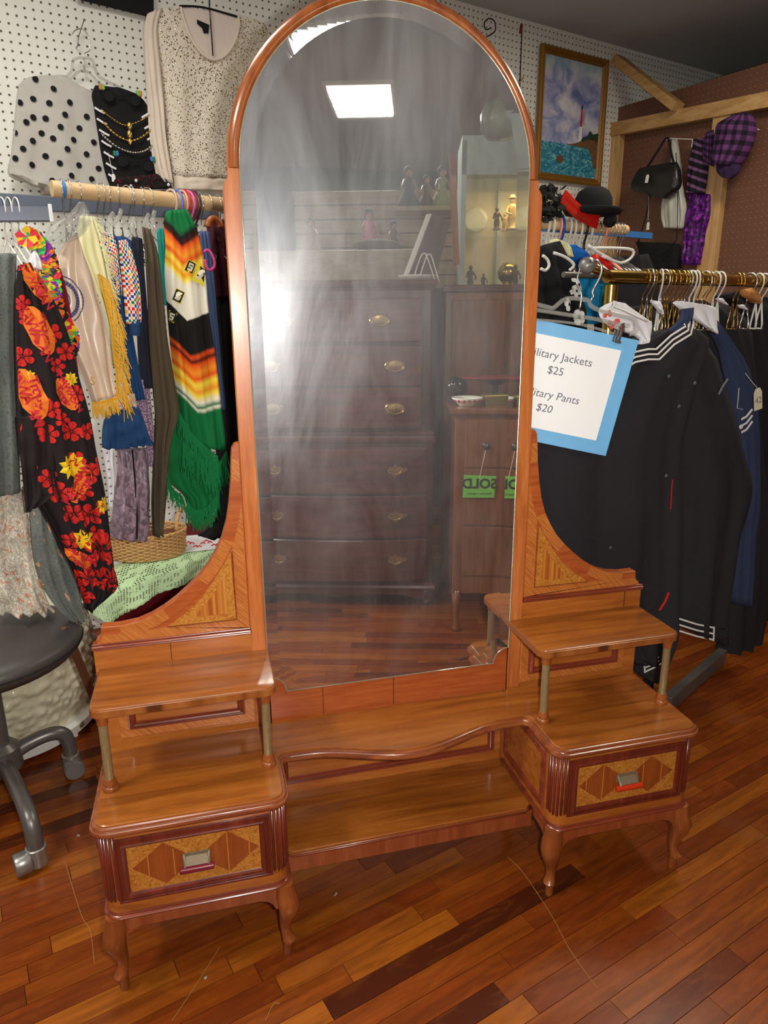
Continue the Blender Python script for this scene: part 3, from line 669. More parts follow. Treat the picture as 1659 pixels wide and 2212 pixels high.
def checks(k, uv, u, v):
    fu = k.math('FLOOR', k.math('MULTIPLY', u, 9.0)); fv = k.math('FLOOR', k.math('MULTIPLY', v, 30.0))
    wn = k.n('ShaderNodeTexWhiteNoise', noise_dimensions='2D'); k.l(k.comb(fu, fv, 0.0), wn.inputs['Vector'])
    par = k.math('MODULO', k.math('ADD', fu, fv), 2.0)
    c = k.ramp(wn.outputs['Value'], [(0.0, srgb(206, 40, 30)), (0.3, srgb(28, 56, 150)), (0.55, srgb(22, 130, 70)), (0.75, srgb(230, 110, 30)), (0.9, srgb(240, 190, 60))], 'CONSTANT')
    return k.mix(par, c, srgb(236, 230, 222))
C['check'] = uvmat('multicolour_checked_cotton', checks)
def serape(k, uv, u, v):
    t = k.math('SUBTRACT', 1.0, v)
    t = k.math('ADD', t, k.math('MULTIPLY', k.math('ABSOLUTE', k.math('SUBTRACT', u, 0.42)), 0.13))
    t = k.math('ADD', t, k.math('MULTIPLY', k.math('SUBTRACT', 0.6, u), 0.05))
    nz = k.noise(k.comb(k.math('MULTIPLY', u, 6.0), k.math('MULTIPLY', t, 40.0), 0.0), 2, 2)
    t = k.math('ADD', t, k.math('MULTIPLY', k.math('SUBTRACT', nz, 0.5), 0.006))
    bk = srgb(24, 22, 20); orr = srgb(230, 84, 24); o2_ = srgb(240, 150, 40); ye = srgb(244, 220, 70); wh = srgb(238, 232, 214); gr = srgb(14, 112, 60); dk = srgb(60, 20, 12)
    st = [(0.0, gr), (0.10, gr), (0.125, bk), (0.15, dk), (0.165, orr), (0.20, o2_), (0.225, orr), (0.25, ye), (0.275, o2_), (0.295, ye), (0.32, wh), (0.455, wh), (0.46, bk), (0.60, bk), (0.615, orr), (0.635, dk), (0.65, orr), (0.685, o2_), (0.71, orr), (0.735, ye), (0.765, o2_), (0.785, ye), (0.815, wh), (0.835, gr), (0.845, wh), (0.86, gr)]
    return k.ramp(t, [(p, c) for p, c in st])
C['serape'] = uvmat('serape_stripes', serape)
def shimmer(k, uv, u, v):
    n = k.noise(k.mapping(uv, (3, 4, 1)), 2.2, 5, 0.6, 1.5)
    return k.ramp(n, [(0.35, srgb(92, 74, 88)), (0.5, srgb(140, 118, 132)), (0.65, srgb(178, 150, 164))])
C['shimmer'] = uvmat('mottled_mauve_shimmer', shimmer, 0.35, 0.4)
def pinkprint(k, uv, u, v):
    n = k.noise(k.mapping(uv, (14, 60, 1)), 1, 3); return k.ramp(n, [(0.45, srgb(186, 160, 178)), (0.55, srgb(100, 70, 96))])
C['pinkprint'] = uvmat('pink_grey_print', pinkprint)
def grey_print(k, uv, u, v):
    c = stains(k, uv, u, v); m_ = k.noise(k.mapping(uv, (3, 5, 1), (0, 0, 0.5)), 1.6, 2)
    return k.mix(k.ramp(m_, [(0.62, (0, 0, 0)), (0.64, (1, 1, 1))]), c, srgb(196, 140, 104))
C['greyprint'] = uvmat('grey_cloth_orange_motif', grey_print)
seq = N('sequin_knit', 0.6); _v = seq.coord(); _d = seq.voro(_v, 150); _c = seq.voro(_v, 150, out='Color'); _s = seq.sep(_c)[0]
_on = seq.math('MULTIPLY', seq.math('LESS_THAN', _d, 0.36), seq.math('GREATER_THAN', _s, 0.12))
seq.color(seq.mix(_on, srgb(226, 214, 198), seq.ramp(_s, [(0.15, srgb(84, 72, 44)), (0.6, srgb(150, 136, 92)), (0.85, srgb(214, 204, 170)), (1.0, srgb(255, 252, 240))])))
seq.l(seq.math('MULTIPLY', _on, 0.9), seq.b.inputs['Metallic']); seq.l(seq.math('SUBTRACT', 0.75, seq.math('MULTIPLY', _on, 0.5)), seq.b.inputs['Roughness'])
_nm = seq.n('ShaderNodeBump'); _nm.inputs['Strength'].default_value = 0.8; _nm.inputs['Distance'].default_value = 0.004; seq.l(seq.math('MULTIPLY', _s, seq.math('SUBTRACT', 0.5, _d)), _nm.inputs['Height']); seq.l(_nm.outputs[0], seq.b.inputs['Normal'])
C['sequin'] = seq.m
C['beigeknit'] = cloth('blush_knit', srgb(226, 210, 194), 0.06)

# ---- rod
RP = Plane(-.665, .592, 24)
rz = 1.474
pA = Vector((U(112, 412, RP).x, U(112, 412, RP).y, rz)); rd = RP.u
pB = pA + rd * 0.78
rod = MB().tube([pA, pB], .0185, 20).build('clothes_rod', M['rod'], None, smooth=True, auto=40); tag(rod, 'thick pale wooden clothes rod on the left carrying many hangers', 'rod')
MB().tube([pA + rd * .020, pA + rd * .029], .0188, 20).build('blue_tape', plain('blue_tape', srgb(60, 130, 200), 0.5), rod, smooth=True, auto=40)
br = MB().beam(U(-40, 432, Plane(-.7, .66, 22)), U(470, 462, Plane(-.7, .66, 22)), .034, .02, (0, 0, 1)).build('steel_shelf_bar', plain('blue_grey_steel', srgb(96, 104, 120), 0.45, 0.4), None, bevel=.002); tag(br, 'blue-grey steel bar running behind and below the wooden clothes rod', 'bar')
cp = Plane(-.8, .52, 14)
cr = MB().beam(U(-40, 462, cp), U(108, 462, cp), .034, .02, (0, 0, 1)).build('chrome_rail', plain('brushed_chrome', srgb(90, 92, 104), .3, .8), None, bevel=.002); tag(cr, 'square chrome rail end at the far left below the wooden rod', 'rail')
MB().beam(U(106, 442, cp), U(111, 480, cp), .008, .026, cp.u).build('end_cap', M['chrome'], cr)
def hook_path(base, along, r, drop, sh=0.0):
    # hook loop over a rod, in the plane square to it, then the neck
    side = Vector((along.y, -along.x, 0)); P = []
    for i in range(10):
        a = math.radians(-40 + 220 * i / 9); P.append(base + side * (-math.cos(a) * r) + Vector((0, 0, math.sin(a) * r)))
    P += [base + side * (r * .98) + Vector((0, 0, -r * .6)), base + side * (r * .35) + Vector((0, 0, -r * 1.7)), base + Vector((0, 0, -r * 2.2)), base + Vector((0, 0, -drop))]
    return P
def hanger_mesh(mat, wr=.0016, r=.024, drop=.085, wdt=.17, name='hanger', tilt=0.2):
    m = MB(); base = Vector((0, 0, 0)); al = Vector((1, 0, 0)); m.tube(smoothpath(hook_path(base, al, r, drop), 2), wr, 6)
    b = Vector((0, 0, -drop)); m.tube([b, b + Vector((0, wdt, -.06)), b + Vector((0, wdt, -.075)), b + Vector((0, -wdt, -.075)), b + Vector((0, -wdt, -.06)), b], wr * 1.2, 6)
    return m.build(name, mat, None, smooth=True)
def place_hangers(proto, spots, rot, label, group, first=True):
    for i, (p, dr_) in enumerate(spots):
        o = proto if i == 0 else proto.copy()
        if i: COL.objects.link(o)
        o.location = p; o.rotation_euler = (0, 0, rot + dr_); tag(o, ORD[i] + ' ' + label, 'hanger', group)
ORD = ['leftmost', 'second', 'third', 'fourth', 'fifth', 'sixth', 'seventh', 'eighth', 'ninth', 'tenth', 'eleventh', 'twelfth', 'thirteenth', 'last']
rr = random.Random(3); azr = math.radians(24)
def on_rod(px): 
    q = U(px, 420, RP); t = (q - pA).dot(rd); return pA + rd * t
hp_ = hanger_mesh(M['chrome'], .0015, .0235, .085, .07)
place_hangers(hp_, [(on_rod(x) + Vector((0, 0, 0)), rr.uniform(-.35, .35)) for x in (134, 148, 171, 205, 219, 237, 257, 273, 286, 306, 317, 430, 445, 468)], azr, 'silver wire hanger from the left on the pale wooden clothes rod', 'wire hangers on the wooden rod')
for x, c, lab in ((368, srgb(196, 170, 150), 'beige'), (380, srgb(90, 120, 210), 'blue'), (391, srgb(224, 160, 140), 'salmon'), (398, srgb(196, 30, 50), 'red'), (405, srgb(230, 110, 170), 'pink'), (412, srgb(120, 30, 60), 'burgundy'), (419, srgb(60, 28, 40), 'dark plum')):
    h = hanger_mesh(plain(lab.replace(' ', '_') + '_hanger_plastic', c, 0.35), .0030, .0245, .08, .07, 'hanger'); h.location = on_rod(x); h.rotation_euler = (0, 0, azr + .25); tag(h, lab + ' plastic hanger on the pale wooden clothes rod by the vanity', 'hanger', 'coloured hangers on the wooden rod')
hw = hanger_mesh(M['whitep'], .0016, .02, .07, .08)
place_hangers(hw, [(U(x, 447, Plane(-.8, .53, 14)), .3) for x in (4, 18, 34)], math.radians(14), 'white coated wire hanger from the left on the chrome rail', 'white hangers on the chrome rail')

# ---- clothes
def garment(name, label, cat, rows, plane, mat, group=None, **kw):
    cl = Cloth(rows, plane, **kw); o = cl.build(name, mat, None); tag(o, label, cat, group); return o, cl
LP = lambda y, az=18: Plane(-.55, y, az)
g, cl = garment('shirt', 'grey crackle-print shirt hanging at the far left edge', 'shirt', [(-60, 548, 36, 548), (-70, 640, 34, 650), (-70, 760, 36, 760), (-70, 900, 40, 900), (-70, 1075, 46, 1062)], LP(.44), C['tiedye'], th=.05, fold=.008, freq=3, seed=2)
g, cl = garment('blouse', 'beige patterned cotton blouse crumpled below the grey shirt at far left', 'blouse', [(-60, 1050, 52, 1056), (-60, 1110, 68, 1110), (-70, 1190, 78, 1190), (-60, 1250, 90, 1260), (-40, 1290, 104, 1300), (-30, 1318, 120, 1320)], LP(.46), C['beige'], th=.06, fold=.016, freq=5, seed=4, nv=34)
g, cl = garment('shirt', 'grey cloth with orange motifs hanging under the red floral dress', 'shirt', [(62, 1075, 118, 1060), (66, 1130, 130, 1130), (72, 1200, 150, 1195), (88, 1260, 168, 1262), (120, 1310, 180, 1318), (160, 1346, 184, 1340)], LP(.41), C['greyprint'], th=.03, fold=.008, freq=3, seed=5)
# floral dress
g, cl = garment('floral_dress', 'long black dress printed with red hibiscus and yellow suns', 'dress', [(38, 574, 66, 566), (33, 640, 112, 640), (33, 720, 146, 720), (35, 810, 170, 810), (38, 900, 196, 900), (44, 980, 210, 980), (62, 1060, 226, 1060), (98, 1120, 236, 1120), (128, 1180, 244, 1180), (156, 1240, 252, 1236), (174, 1290, 256, 1262), (184, 1318, 206, 1300)], LP(.34, 20), C['floral'], th=.04, fold=.011, freq=3.4, seed=7, nv=44, nu=56)
DR, DRC = g, cl
fp = Cloth([(36, 900, 110, 900), (40, 960, 118, 960), (46, 1020, 114, 1030), (52, 1075, 112, 1066), (56, 1108, 76, 1096)], LP(.325, 20), th=.012, fold=.006, freq=2, seed=9); fpo = fp.build('hem_flap', C['floral'], DR)
redp = plain('red_hibiscus_print', srgb(210, 34, 26), 0.8); redd = plain('dark_red_print', srgb(120, 12, 14), 0.8); yelp = plain('yellow_sun_print', srgb(236, 198, 24), 0.8); orp = plain('orange_print', srgb(236, 120, 30), 0.8)
def flower(m, cl, u, v, R, a0):
    pl_ = cl.at(u, v, a0, .0022)
    for k in range(5):
        a = 2 * PI * k / 5; pts = []
        for t, w_ in ((.12, .0), (.3, .17), (.55, .33), (.8, .36), (.97, .22), (1.02, .0), (.97, -.22), (.8, -.36), (.55, -.33), (.3, -.17)):
            x, y = t * R, w_ * R; pts.append((x * math.cos(a) - y * math.sin(a), x * math.sin(a) + y * math.cos(a)))
        polyprint(m, pl_, pts, 0)
    pl2 = cl.at(u, v, a0 + .3, .0030)
    for k in range(5):
        a = 2 * PI * k / 5 - .3; polyprint(m, pl2, [(.05 * R * math.cos(a + b), .05 * R * math.sin(a + b)) for b in (-1.5, 1.5)] + [(.45 * R * math.cos(a), .45 * R * math.sin(a))], 1)
    polyprint(m, cl.at(u, v, a0 + 1.0, .0034), [(0, -.02 * R), (R * .9, -.03 * R), (R * 1.0, .03 * R), (0, .03 * R)], 0)
def sun(m, cl, u, v, R, a0):
    pl_ = cl.at(u, v, a0, .0026); pts = []
    for k in range(18):
        a = 2 * PI * k / 18; r = R if k % 2 == 0 else R * .68; pts.append((r * math.cos(a), r * math.sin(a)))
    polyprint(m, pl_, pts, 2)
fm = MB(); rf = random.Random(21)
spots = []
for (px_, py_, R) in [(110, 720, .026), (140, 760, .024), (100, 935, .026), (165, 850, .024), (150, 930, .028), (185, 930, .024), (130, 905, .02), (60, 1000, .022), (100, 1030, .026), (125, 1060, .03), (190, 1020, .03), (160, 990, .024), (155, 1105, .03), (190, 1110, .032), (215, 1090, .022), (150, 1160, .024), (215, 1180, .05), (185, 1240, .036), (235, 1245, .042), (205, 1150, .022), (175, 1285, .028), (120, 790, .02), (46, 655, .02), (48, 770, .026), (70, 920, .03), (108, 880, .024), (40, 930, .02), (175, 1060, .026), (216, 1000, .02), (55, 690, .018), (90, 870, .02)]:
    flower(fm, cl, px_, py_, R * .78, rf.uniform(0, 6))
def uvof(cl, px_, py_, pl_):
    P = U(px_, py_, pl_); v = min(((abs((cl.lr(i / 80)[0].z + cl.lr(i / 80)[1].z) / 2 - P.z), i / 80) for i in range(81)))[1]; a, b = cl.lr(v); return min(.95, max(.05, (P - a).dot(b - a) / (b - a).length_squared)), v
for px_, py_, R in [(56, 985, .026), (152, 1003, .030), (175, 1160, .026), (222, 1088, .020), (64, 690, .016), (60, 812, .014), (150, 818, .016)]:
    sun(fm, cl, px_, py_, R, rf.uniform(0, 3))
TXT = [(78, 612, -1.05, .024, 'Tropic', 'HAWAIIAN'), (82, 714, -1.25, .028, 'Tropic', 'HAWAIIAN'), (64, 850, -1.3, .030, 'Tropic', 'HAWAIIAN'), (168, 1044, 1.0, .022, 'HAWAIIAN', 'Tropic'), (166, 1200, -.75, .018, 'HAWAIIAN', 'Tropic'), (138, 850, -1.2, .020, 'HAWAIIAN', 'Tropic')]
for px_, py_, an, sz, a_, b_ in TXT:
    polyprint(fm, cl.at(px_, py_, an, .0060), [(sz * 1.8 * math.cos(2 * PI * k / 16), sz * .8 * math.sin(2 * PI * k / 16) * (1 + .12 * (k % 2))) for k in range(16)], 3)
fm.build('hibiscus_and_sun_print', [redp, redd, yelp, orp], DR, recalc=False)
redtx = plain('crimson_lettering', srgb(196, 26, 50), 0.8)
for px_, py_, an, sz, w1, w2 in TXT:
    pl_ = cl.at(px_, py_, an, .0085)
    for row, t in enumerate((w1, w2)):
        if t: text_mesh(t, sz, lambda x, y, pl_=pl_, row=row, sz=sz: pl_(x, y + .12 * sz - row * sz * .80), 'printed_lettering', redtx, DR, 'CENTER', .82, 0, .0007)
# lei garland on the same hanger line
lei = MB(); rl_ = random.Random(5); lc = [srgb(226, 40, 60), srgb(240, 200, 30), srgb(60, 190, 80), srgb(140, 40, 170), srgb(240, 110, 30), srgb(30, 26, 26)]
lp_ = Plane(-.6, .36, 18); path = [(58, 512), (76, 520), (92, 540), (104, 566), (110, 596), (112, 624), (118, 660), (134, 692), (148, 716), (152, 740), (146, 760)]
mats_l = [plain('garland_petal', c, 0.6) for c in lc]
PP = smoothpath([U(x, y, lp_) for x, y in path], 7)
for i, p in enumerate(PP):
    for k in range(5):
        a = rl_.uniform(0, 2 * PI); d = Vector((math.cos(a), -.4, math.sin(a))) * .016; t_ = Vector((-math.sin(a), 0, math.cos(a))) * .009
        lei.add([p, p + d - t_, p + d * 1.4, p + d + t_], [(0, 1, 2, 3)], (i // 4 + k // 3) % 6)
        
lo = lei.build('flower_garland', mats_l, None, recalc=False); tag(lo, 'bright multicoloured fabric flower garland draped behind the floral dress', 'garland')
# strip of second hibiscus garment edge + black straps
g, cl = garment('dress', 'narrow black and red garment between the floral dress and satin banner', 'dress', [(96, 560, 124, 560), (112, 640, 146, 640), (130, 740, 160, 740), (150, 850, 176, 850), (176, 960, 198, 950), (196, 1040, 214, 1030)], LP(.40, 20), cloth('red_black_cloth', srgb(110, 22, 26), 0.6), th=.03, fold=.006, seed=12)
g, cl = garment('towel', 'grey-white folded cloth on the hanger above the floral dress', 'cloth', [(70, 542, 76, 540), (62, 560, 92, 566), (60, 575, 94, 585)], LP(.38, 20), C['white'], th=.02, fold=.002, seed=3, nv=8)
# satin banner
BP = Plane(-.55, .42, 16)
g, cl = garment('satin_banner', 'champagne satin banner with gold fringe and part of a blue round emblem', 'banner', [(160, 506, 168, 506), (136, 530, 182, 548), (120, 566, 198, 590), (117, 625, 212, 640), (124, 690, 226, 690), (150, 760, 236, 750), (180, 820, 244, 806), (198, 868, 252, 856)], BP, C['satin'], th=.02, fold=.007, freq=2.0, seed=17, pinch=.4)
blu = plain('blue_embroidery', srgb(66, 72, 130), 0.7)
em = MB()
for r0, r1 in ((.036, .044), (.022, .0245), (.050, .0525)):
    for i in range(22):
        a0, a1 = math.radians(-85 + 190 * i / 22), math.radians(-85 + 190 * (i + .92) / 22); pl_ = cl.at(124, 648, 0, .003)
        q = [(r * math.cos(a), r * math.sin(a)) for r, a in ((r0, a0), (r1, a0), (r1, a1), (r0, a1))]
        em.add([pl_(*p) for p in q], [(0, 1, 2, 3)])
em.build('round_emblem', blu, g, recalc=False)
text_mesh('S', .026, cl.at(192, 830, 0, .003), 'printed_lettering', M['gold'], g)
fr = MB(); rf = random.Random(8)
edge = smoothpath([U(x, y, BP.off(.008)) for x, y in [(214, 592), (226, 640), (240, 700), (246, 760), (252, 810), (254, 858)]], 12); bot = smoothpath([U(x, y, BP.off(.008)) for x, y in [(254, 858), (230, 866), (198, 870)]], 14)
for lst, dx, ln in ((edge, .030, .050), (bot, .0, .034)):
    for p in lst:
        for q in range(2):
            l_ = ln * rf.uniform(.7, 1.2); e_ = p + Vector((dx * rf.uniform(.3, 1.0) + rf.uniform(-.006, .006), rf.uniform(-.006, .004), -l_)); fr.tube([p, (p + e_) / 2 + Vector((dx * .25, -.003, .006)), e_], .0011, 4)
fr.tube(edge, .003, 6); fr.tube(bot, .003, 6)
o = fr.build('gold_fringe', M['gold'], g); o['kind'] = 'stuff'
g, cl = garment('fringed_scarf', 'pale yellow scarf with ragged cream fringe behind the satin banner', 'scarf', [(172, 466, 200, 468), (168, 500, 214, 512), (172, 545, 226, 560), (195, 600, 236, 620), (222, 660, 246, 690), (236, 720, 254, 745), (244, 790, 262, 800)], LP(.50), C['cream'], th=.015, fold=.005, seed=19)
fr = MB(); edge = smoothpath([U(x, y, LP(.48)) for x, y in [(200, 468), (214, 512), (226, 560), (238, 620), (247, 690), (255, 745), (264, 810), (270, 870)]], 14)
for p in edge:
    for q in range(3):
        e_ = p + Vector((rf.uniform(.005, .02), rf.uniform(-.008, .004), -rf.uniform(.005, .03))); fr.tube([p, e_], .0008, 4)
o = fr.build('cream_fringe', C['cream'], g); o['kind'] = 'stuff'
# clear plastic hangers / bags over the rod
def clearhang(pts, plane, label, th=.006):
    m = MB(); wirepx(m, pts, plane, th, 8); o = m.build('clear_hanger', M['clear'], None, smooth=True); tag(o, label, 'hanger'); return o
g, cl = garment('plastic_bag', 'crinkled clear plastic garment bag over the hangers above the banner', 'bag', [(168, 438, 180, 436), (150, 460, 196, 466), (112, 480, 184, 500), (100, 500, 160, 520), (96, 520, 118, 530)], LP(.40), M['clear'], th=.03, fold=.012, freq=5, seed=23)
for i, pts in enumerate([[(246, 460), (238, 470), (232, 500), (236, 530)], [(262, 452), (256, 470), (240, 488)], [(292, 470), (284, 490), (280, 516)], [(322, 462), (312, 480), (308, 510)], [(334, 455), (330, 480), (340, 500)]]):
    o = clearhang(pts, LP(.52), ['leftmost', 'second', 'third', 'fourth', 'rightmost'][i] + ' clear plastic hanger neck between the checked blouse and serape', .005); o['group'] = 'clear hanger necks below the rod'
# checked blouse with denim
g, cl = garment('denim_vest', 'blue denim vest with collar hanging over the checked blouse', 'vest', [(240, 510, 272, 512), (234, 545, 290, 530), (240, 590, 262, 570), (246, 650, 270, 640), (252, 720, 282, 700), (262, 790, 300, 790), (276, 866, 314, 862)], LP(.50), C['denim'], th=.03, fold=.006, seed=25)
g, cl = garment('checked_blouse', 'red, white, blue and green checked blouse with denim cuff', 'blouse', [(256, 520, 272, 518), (258, 550, 286, 552), (262, 590, 298, 600), (266, 640, 304, 650), (272, 700, 304, 696)], LP(.46), C['check'], th=.05, fold=.004, freq=2, seed=27)
c2 = Cloth([(278, 692, 303, 690), (278, 710, 302, 712), (280, 724, 300, 726)], LP(.455), th=.052, fold=.001); c2.build('denim_cuff', C['denim'], g)
c2 = Cloth([(214, 508, 226, 500), (220, 540, 250, 520), (246, 600, 262, 600), (248, 636, 264, 640)], LP(.49), th=.02, fold=.003, seed=3); c2.build('checked_front', C['check'], g)
g, cl = garment('denim_skirt', 'blue denim ruffled skirt below a checked hem, left of the brown shirt', 'skirt', [(232, 880, 296, 874), (228, 900, 308, 900), (222, 940, 322, 940), (222, 968, 333, 958)], LP(.47), C['denim'], th=.07, fold=.010, freq=6, seed=29, nv=14)
c2 = Cloth([(238, 856, 290, 850), (236, 884, 298, 880)], LP(.472), th=.06, fold=.004, seed=2, nv=6); c2.build('checked_band', C['check'], g)
g, cl = garment('printed_shirt', 'pink-grey speckled shirt between the denim skirt and brown shirt', 'shirt', [(290, 820, 322, 820), (296, 900, 330, 900), (316, 960, 336, 960), (322, 1008, 338, 1002)], LP(.53), C['pinkprint'], th=.02, fold=.004, seed=31)
g, cl = garment('navy_jacket', 'dark navy jacket between the checked blouse and the brown shirt', 'jacket', [(284, 512, 308, 516), (286, 580, 312, 580), (292, 660, 318, 660), (298, 740, 326, 740), (304, 838, 332, 838)], LP(.54), C['navy'], th=.04, fold=.006, seed=33)
g, cl = garment('brown_shirt', 'long olive-brown shirt left of the green serape', 'shirt', [(306, 490, 326, 500), (312, 545, 342, 550), (316, 620, 352, 640), (320, 720, 362, 730), (326, 800, 374, 810), (330, 860, 384, 860), (334, 896, 388, 896), (334, 960, 372, 940), (332, 1040, 362, 1010), (330, 1100, 356, 1090), (332, 1158, 350, 1150)], LP(.50), C['brown'], th=.05, fold=.009, freq=2.6, seed=35, nv=36)
g, cl = garment('teal_top', 'narrow teal top beside the green serape', 'top', [(338, 494, 358, 492), (342, 540, 360, 540), (346, 600, 360, 600), (350, 660, 358, 660)], LP(.545), C['teal'], th=.02, fold=.003, seed=37)
g, cl = garment('shimmer_trousers', 'mottled mauve shimmering flared trousers standing above the wicker basket', 'trousers', [(252, 968, 318, 968), (254, 1000, 322, 1000), (252, 1050, 324, 1050), (246, 1100, 324, 1104), (240, 1140, 321, 1150), (236, 1160, 318, 1168)], LP(.51), C['shimmer'], th=.05, fold=.008, freq=3, seed=39)
MB().tube([U(x, y, LP(.478)) for x, y in ((286, 972), (292, 1040), (296, 1110), (296, 1164))], .0022, 6).build('leg_seam', M['black'], g)
g, cl = garment('studded_panel', 'white cloth strip with a row of silver studs left of the mauve trousers', 'cloth', [(220, 968, 246, 970), (226, 1010, 248, 1010), (232, 1060, 250, 1056), (234, 1096, 242, 1094)], LP(.56), C['white'], th=.02, fold=.003, seed=41)
m = MB()
for x, y in ((231, 978), (234, 996), (236, 1014), (237, 1032), (239, 1050), (240, 1066), (241, 1082)): m.ball(U(x, y, LP(.535)), .0028, 8)
o = m.build('silver_studs', M['silver'], g, smooth=True); o['kind'] = 'stuff'
# serape
SP = Plane(-.42, .56, 10)
g, cl = garment('serape', 'green serape shawl striped in orange, yellow, white and black with green fringe', 'shawl', [(360, 456, 404, 452), (354, 478, 420, 482), (358, 530, 434, 530), (356, 590, 444, 600), (360, 660, 450, 670), (366, 730, 460, 740), (374, 800, 470, 810), (382, 860, 478, 880), (386, 910, 484, 930), (396, 950, 488, 975)], SP, C['serape'], th=.05, fold=.008, freq=2.2, seed=43, nv=40, nu=52)
SER = g
c2 = Cloth([(356, 905, 392, 880), (352, 930, 420, 920), (354, 970, 450, 960), (356, 1005, 470, 1010), (364, 1040, 476, 1060), (396, 1070, 474, 1085), (406, 1095, 462, 1100), (418, 1115, 446, 1120)], SP.off(-.03), th=.04, fold=.010, freq=3, seed=45); c2.build('lower_fold', C['green'], g)
fr = MB()
for lst, ln in (([(394, 952), (430, 985), (462, 1010), (488, 975)], .075), ([(388, 890), (410, 930), (440, 960), (470, 985)], .06), ([(354, 1000), (366, 1046), (394, 1072)], .04), ([(404, 1080), (420, 1100), (446, 1095), (474, 1060)], .055)):
    for p in smoothpath([U(x, y, SP.off(.028)) for x, y in lst], 22):
        for q in range(2):
            e_ = p + Vector((rf.uniform(-.012, .012), rf.uniform(-.004, .004), -ln * rf.uniform(.7, 1.15))); fr.tube([p, (p + e_) / 2 + Vector((rf.uniform(-.004, .004), 0, 0)), e_], .0014, 4)
o = fr.build('green_fringe', C['green'], g); o['kind'] = 'stuff'
# woven key motifs on the serape
mt = MB(); blk = plain('black_motif', srgb(26, 22, 20), 0.85); wy = plain('cream_motif', srgb(236, 230, 200), 0.85); yl = plain('yellow_motif_edge', srgb(232, 214, 60), 0.85)
for u, v, sz in ((432, 594, .017), (408, 578, .011), (382, 640, .012), (368, 684, .010)):
    def rq(x0, x1, y0, y1, mi, o_):
        f = cl.at(u, v, -.45, .003 + o_); mt.add([f(x0, y0), f(x1, y0), f(x1, y1), f(x0, y1)], [(0, 1, 2, 3)], mi)
    mt = MB(); rq(-sz, sz, -sz * 1.3, sz * 1.3, 2, 0); rq(-sz * .86, sz * .86, -sz * 1.15, sz * 1.15, 0, .0008); rq(-sz * .55, sz * .55, -sz * .85, sz * .85, 1, .0016); rq(-sz * .55, sz * .2, -sz * .45, -sz * .2, 0, .0024); rq(-sz * .2, sz * .55, sz * .2, sz * .45, 0, .0024); mt.build('woven_motif', [blk, wy, yl], g, recalc=False)
# dark clothes to the right of the serape
g, cl = garment('jeans', 'faded blue jeans hanging just right of the serape', 'jeans', [(430, 500, 452, 500), (440, 600, 462, 600), (452, 700, 470, 700), (462, 800, 478, 800), (470, 890, 486, 880)], LP(.62, 14), C['jeans'], th=.03, fold=.005, seed=47)
g, cl = garment('dark_coat', 'black coat hanging against the mirror frame on the wooden rod', 'coat', [(430, 500, 520, 500), (440, 620, 530, 620), (452, 760, 540, 760), (462, 900, 545, 900), (470, 1020, 550, 1020), (470, 1120, 550, 1120), (430, 1160, 520, 1160)], LP(.70, 14), C['coat2'], th=.06, fold=.010, seed=49)
g, cl = garment('maroon_shirt', 'dark maroon shirt behind the jeans on the wooden rod', 'shirt', [(446, 476, 490, 476), (452, 560, 500, 560), (458, 640, 505, 640)], LP(.66, 14), cloth('dark_maroon_cloth', srgb(70, 26, 34), .2), th=.04, fold=.006, seed=50)
m = MB(); wirepx(m, [(440, 545), (450, 540), (462, 560), (462, 578), (448, 582), (442, 560)], LP(.58, 14), .0038); o = m.build('pink_hanger', plain('pink_plastic', srgb(214, 70, 140), .35), None, smooth=True); tag(o, 'bright pink plastic hanger loop right of the serape', 'hanger')
m = MB(); wirepx(m, [(448, 490), (452, 478), (462, 472), (474, 482), (476, 492)], LP(.62, 14), .010); o = m.build('wooden_hanger', plain('stained_hanger_wood', srgb(150, 76, 30), .4), None, smooth=True); tag(o, 'brown wooden hanger top beside the mirror frame', 'hanger')

# ---- table, crochet cloth, basket
TP = .42
TA = U(205, 1293, HZ(TP)); TB = U(440, 1200, HZ(TP)); TA.z = TB.z = 0; tu = (TB - TA).normalized(); tn = Vector((-tu.y, tu.x, 0))
tb = empty('side_table', TA + tu * .3 + tn * .25, 'low table covered by a dark red cloth under the green crochet cover', 'table')
tq = Vector((.12, .99, 0))
def tp(a, b, z=0): return TA + tu * a + tq * b + Vector((0, 0, z))
MB().obox(tp(.28, .27, TP - .017), (tu, tq, Vector((0, 0, 1))), (.24, .23, .013)).build('tabletop', M['leg'], tb, bevel=.003)
for x, y in ((.07, .07), (.49, .07), (.07, .47), (.49, .47)): MB().obox(tp(x, y, (TP - .03) / 2), (tu, tq, Vector((0, 0, 1))), (.018, .018, (TP - .03) / 2)).build('leg', M['leg'], tb)
ring = []
for i in range(72):
    a = 2 * PI * i / 72; p = 6; c_, s_ = math.cos(a), math.sin(a); r = 1 / ((abs(c_) ** p + abs(s_) ** p) ** (1 / p)); ring.append((.28 + r * c_ * .262, .27 + r * s_ * .255, c_, s_, a))
m = MB(); m.loft([[tp(x, y, TP + .001) for x, y, c_, s_, a in ring]] + [[tp(x + c_ * d * (1 + .5 * math.sin(a * 13)), y + s_ * d * (1 + .5 * math.sin(a * 13)), z) for x, y, c_, s_, a in ring] for z, d in ((TP - .005, .004), (TP - .1, .009), (TP - .25, .016), (.03, .022))], caps=False)
m.add([tp(x, y, TP + .001) for x, y, c_, s_, a in ring], [tuple(range(72))]); o = m.build('red_tablecloth', C['darkred'], None, smooth=True, auto=50); tag(o, 'dark red cloth hanging from the low table behind the vanity', 'tablecloth')
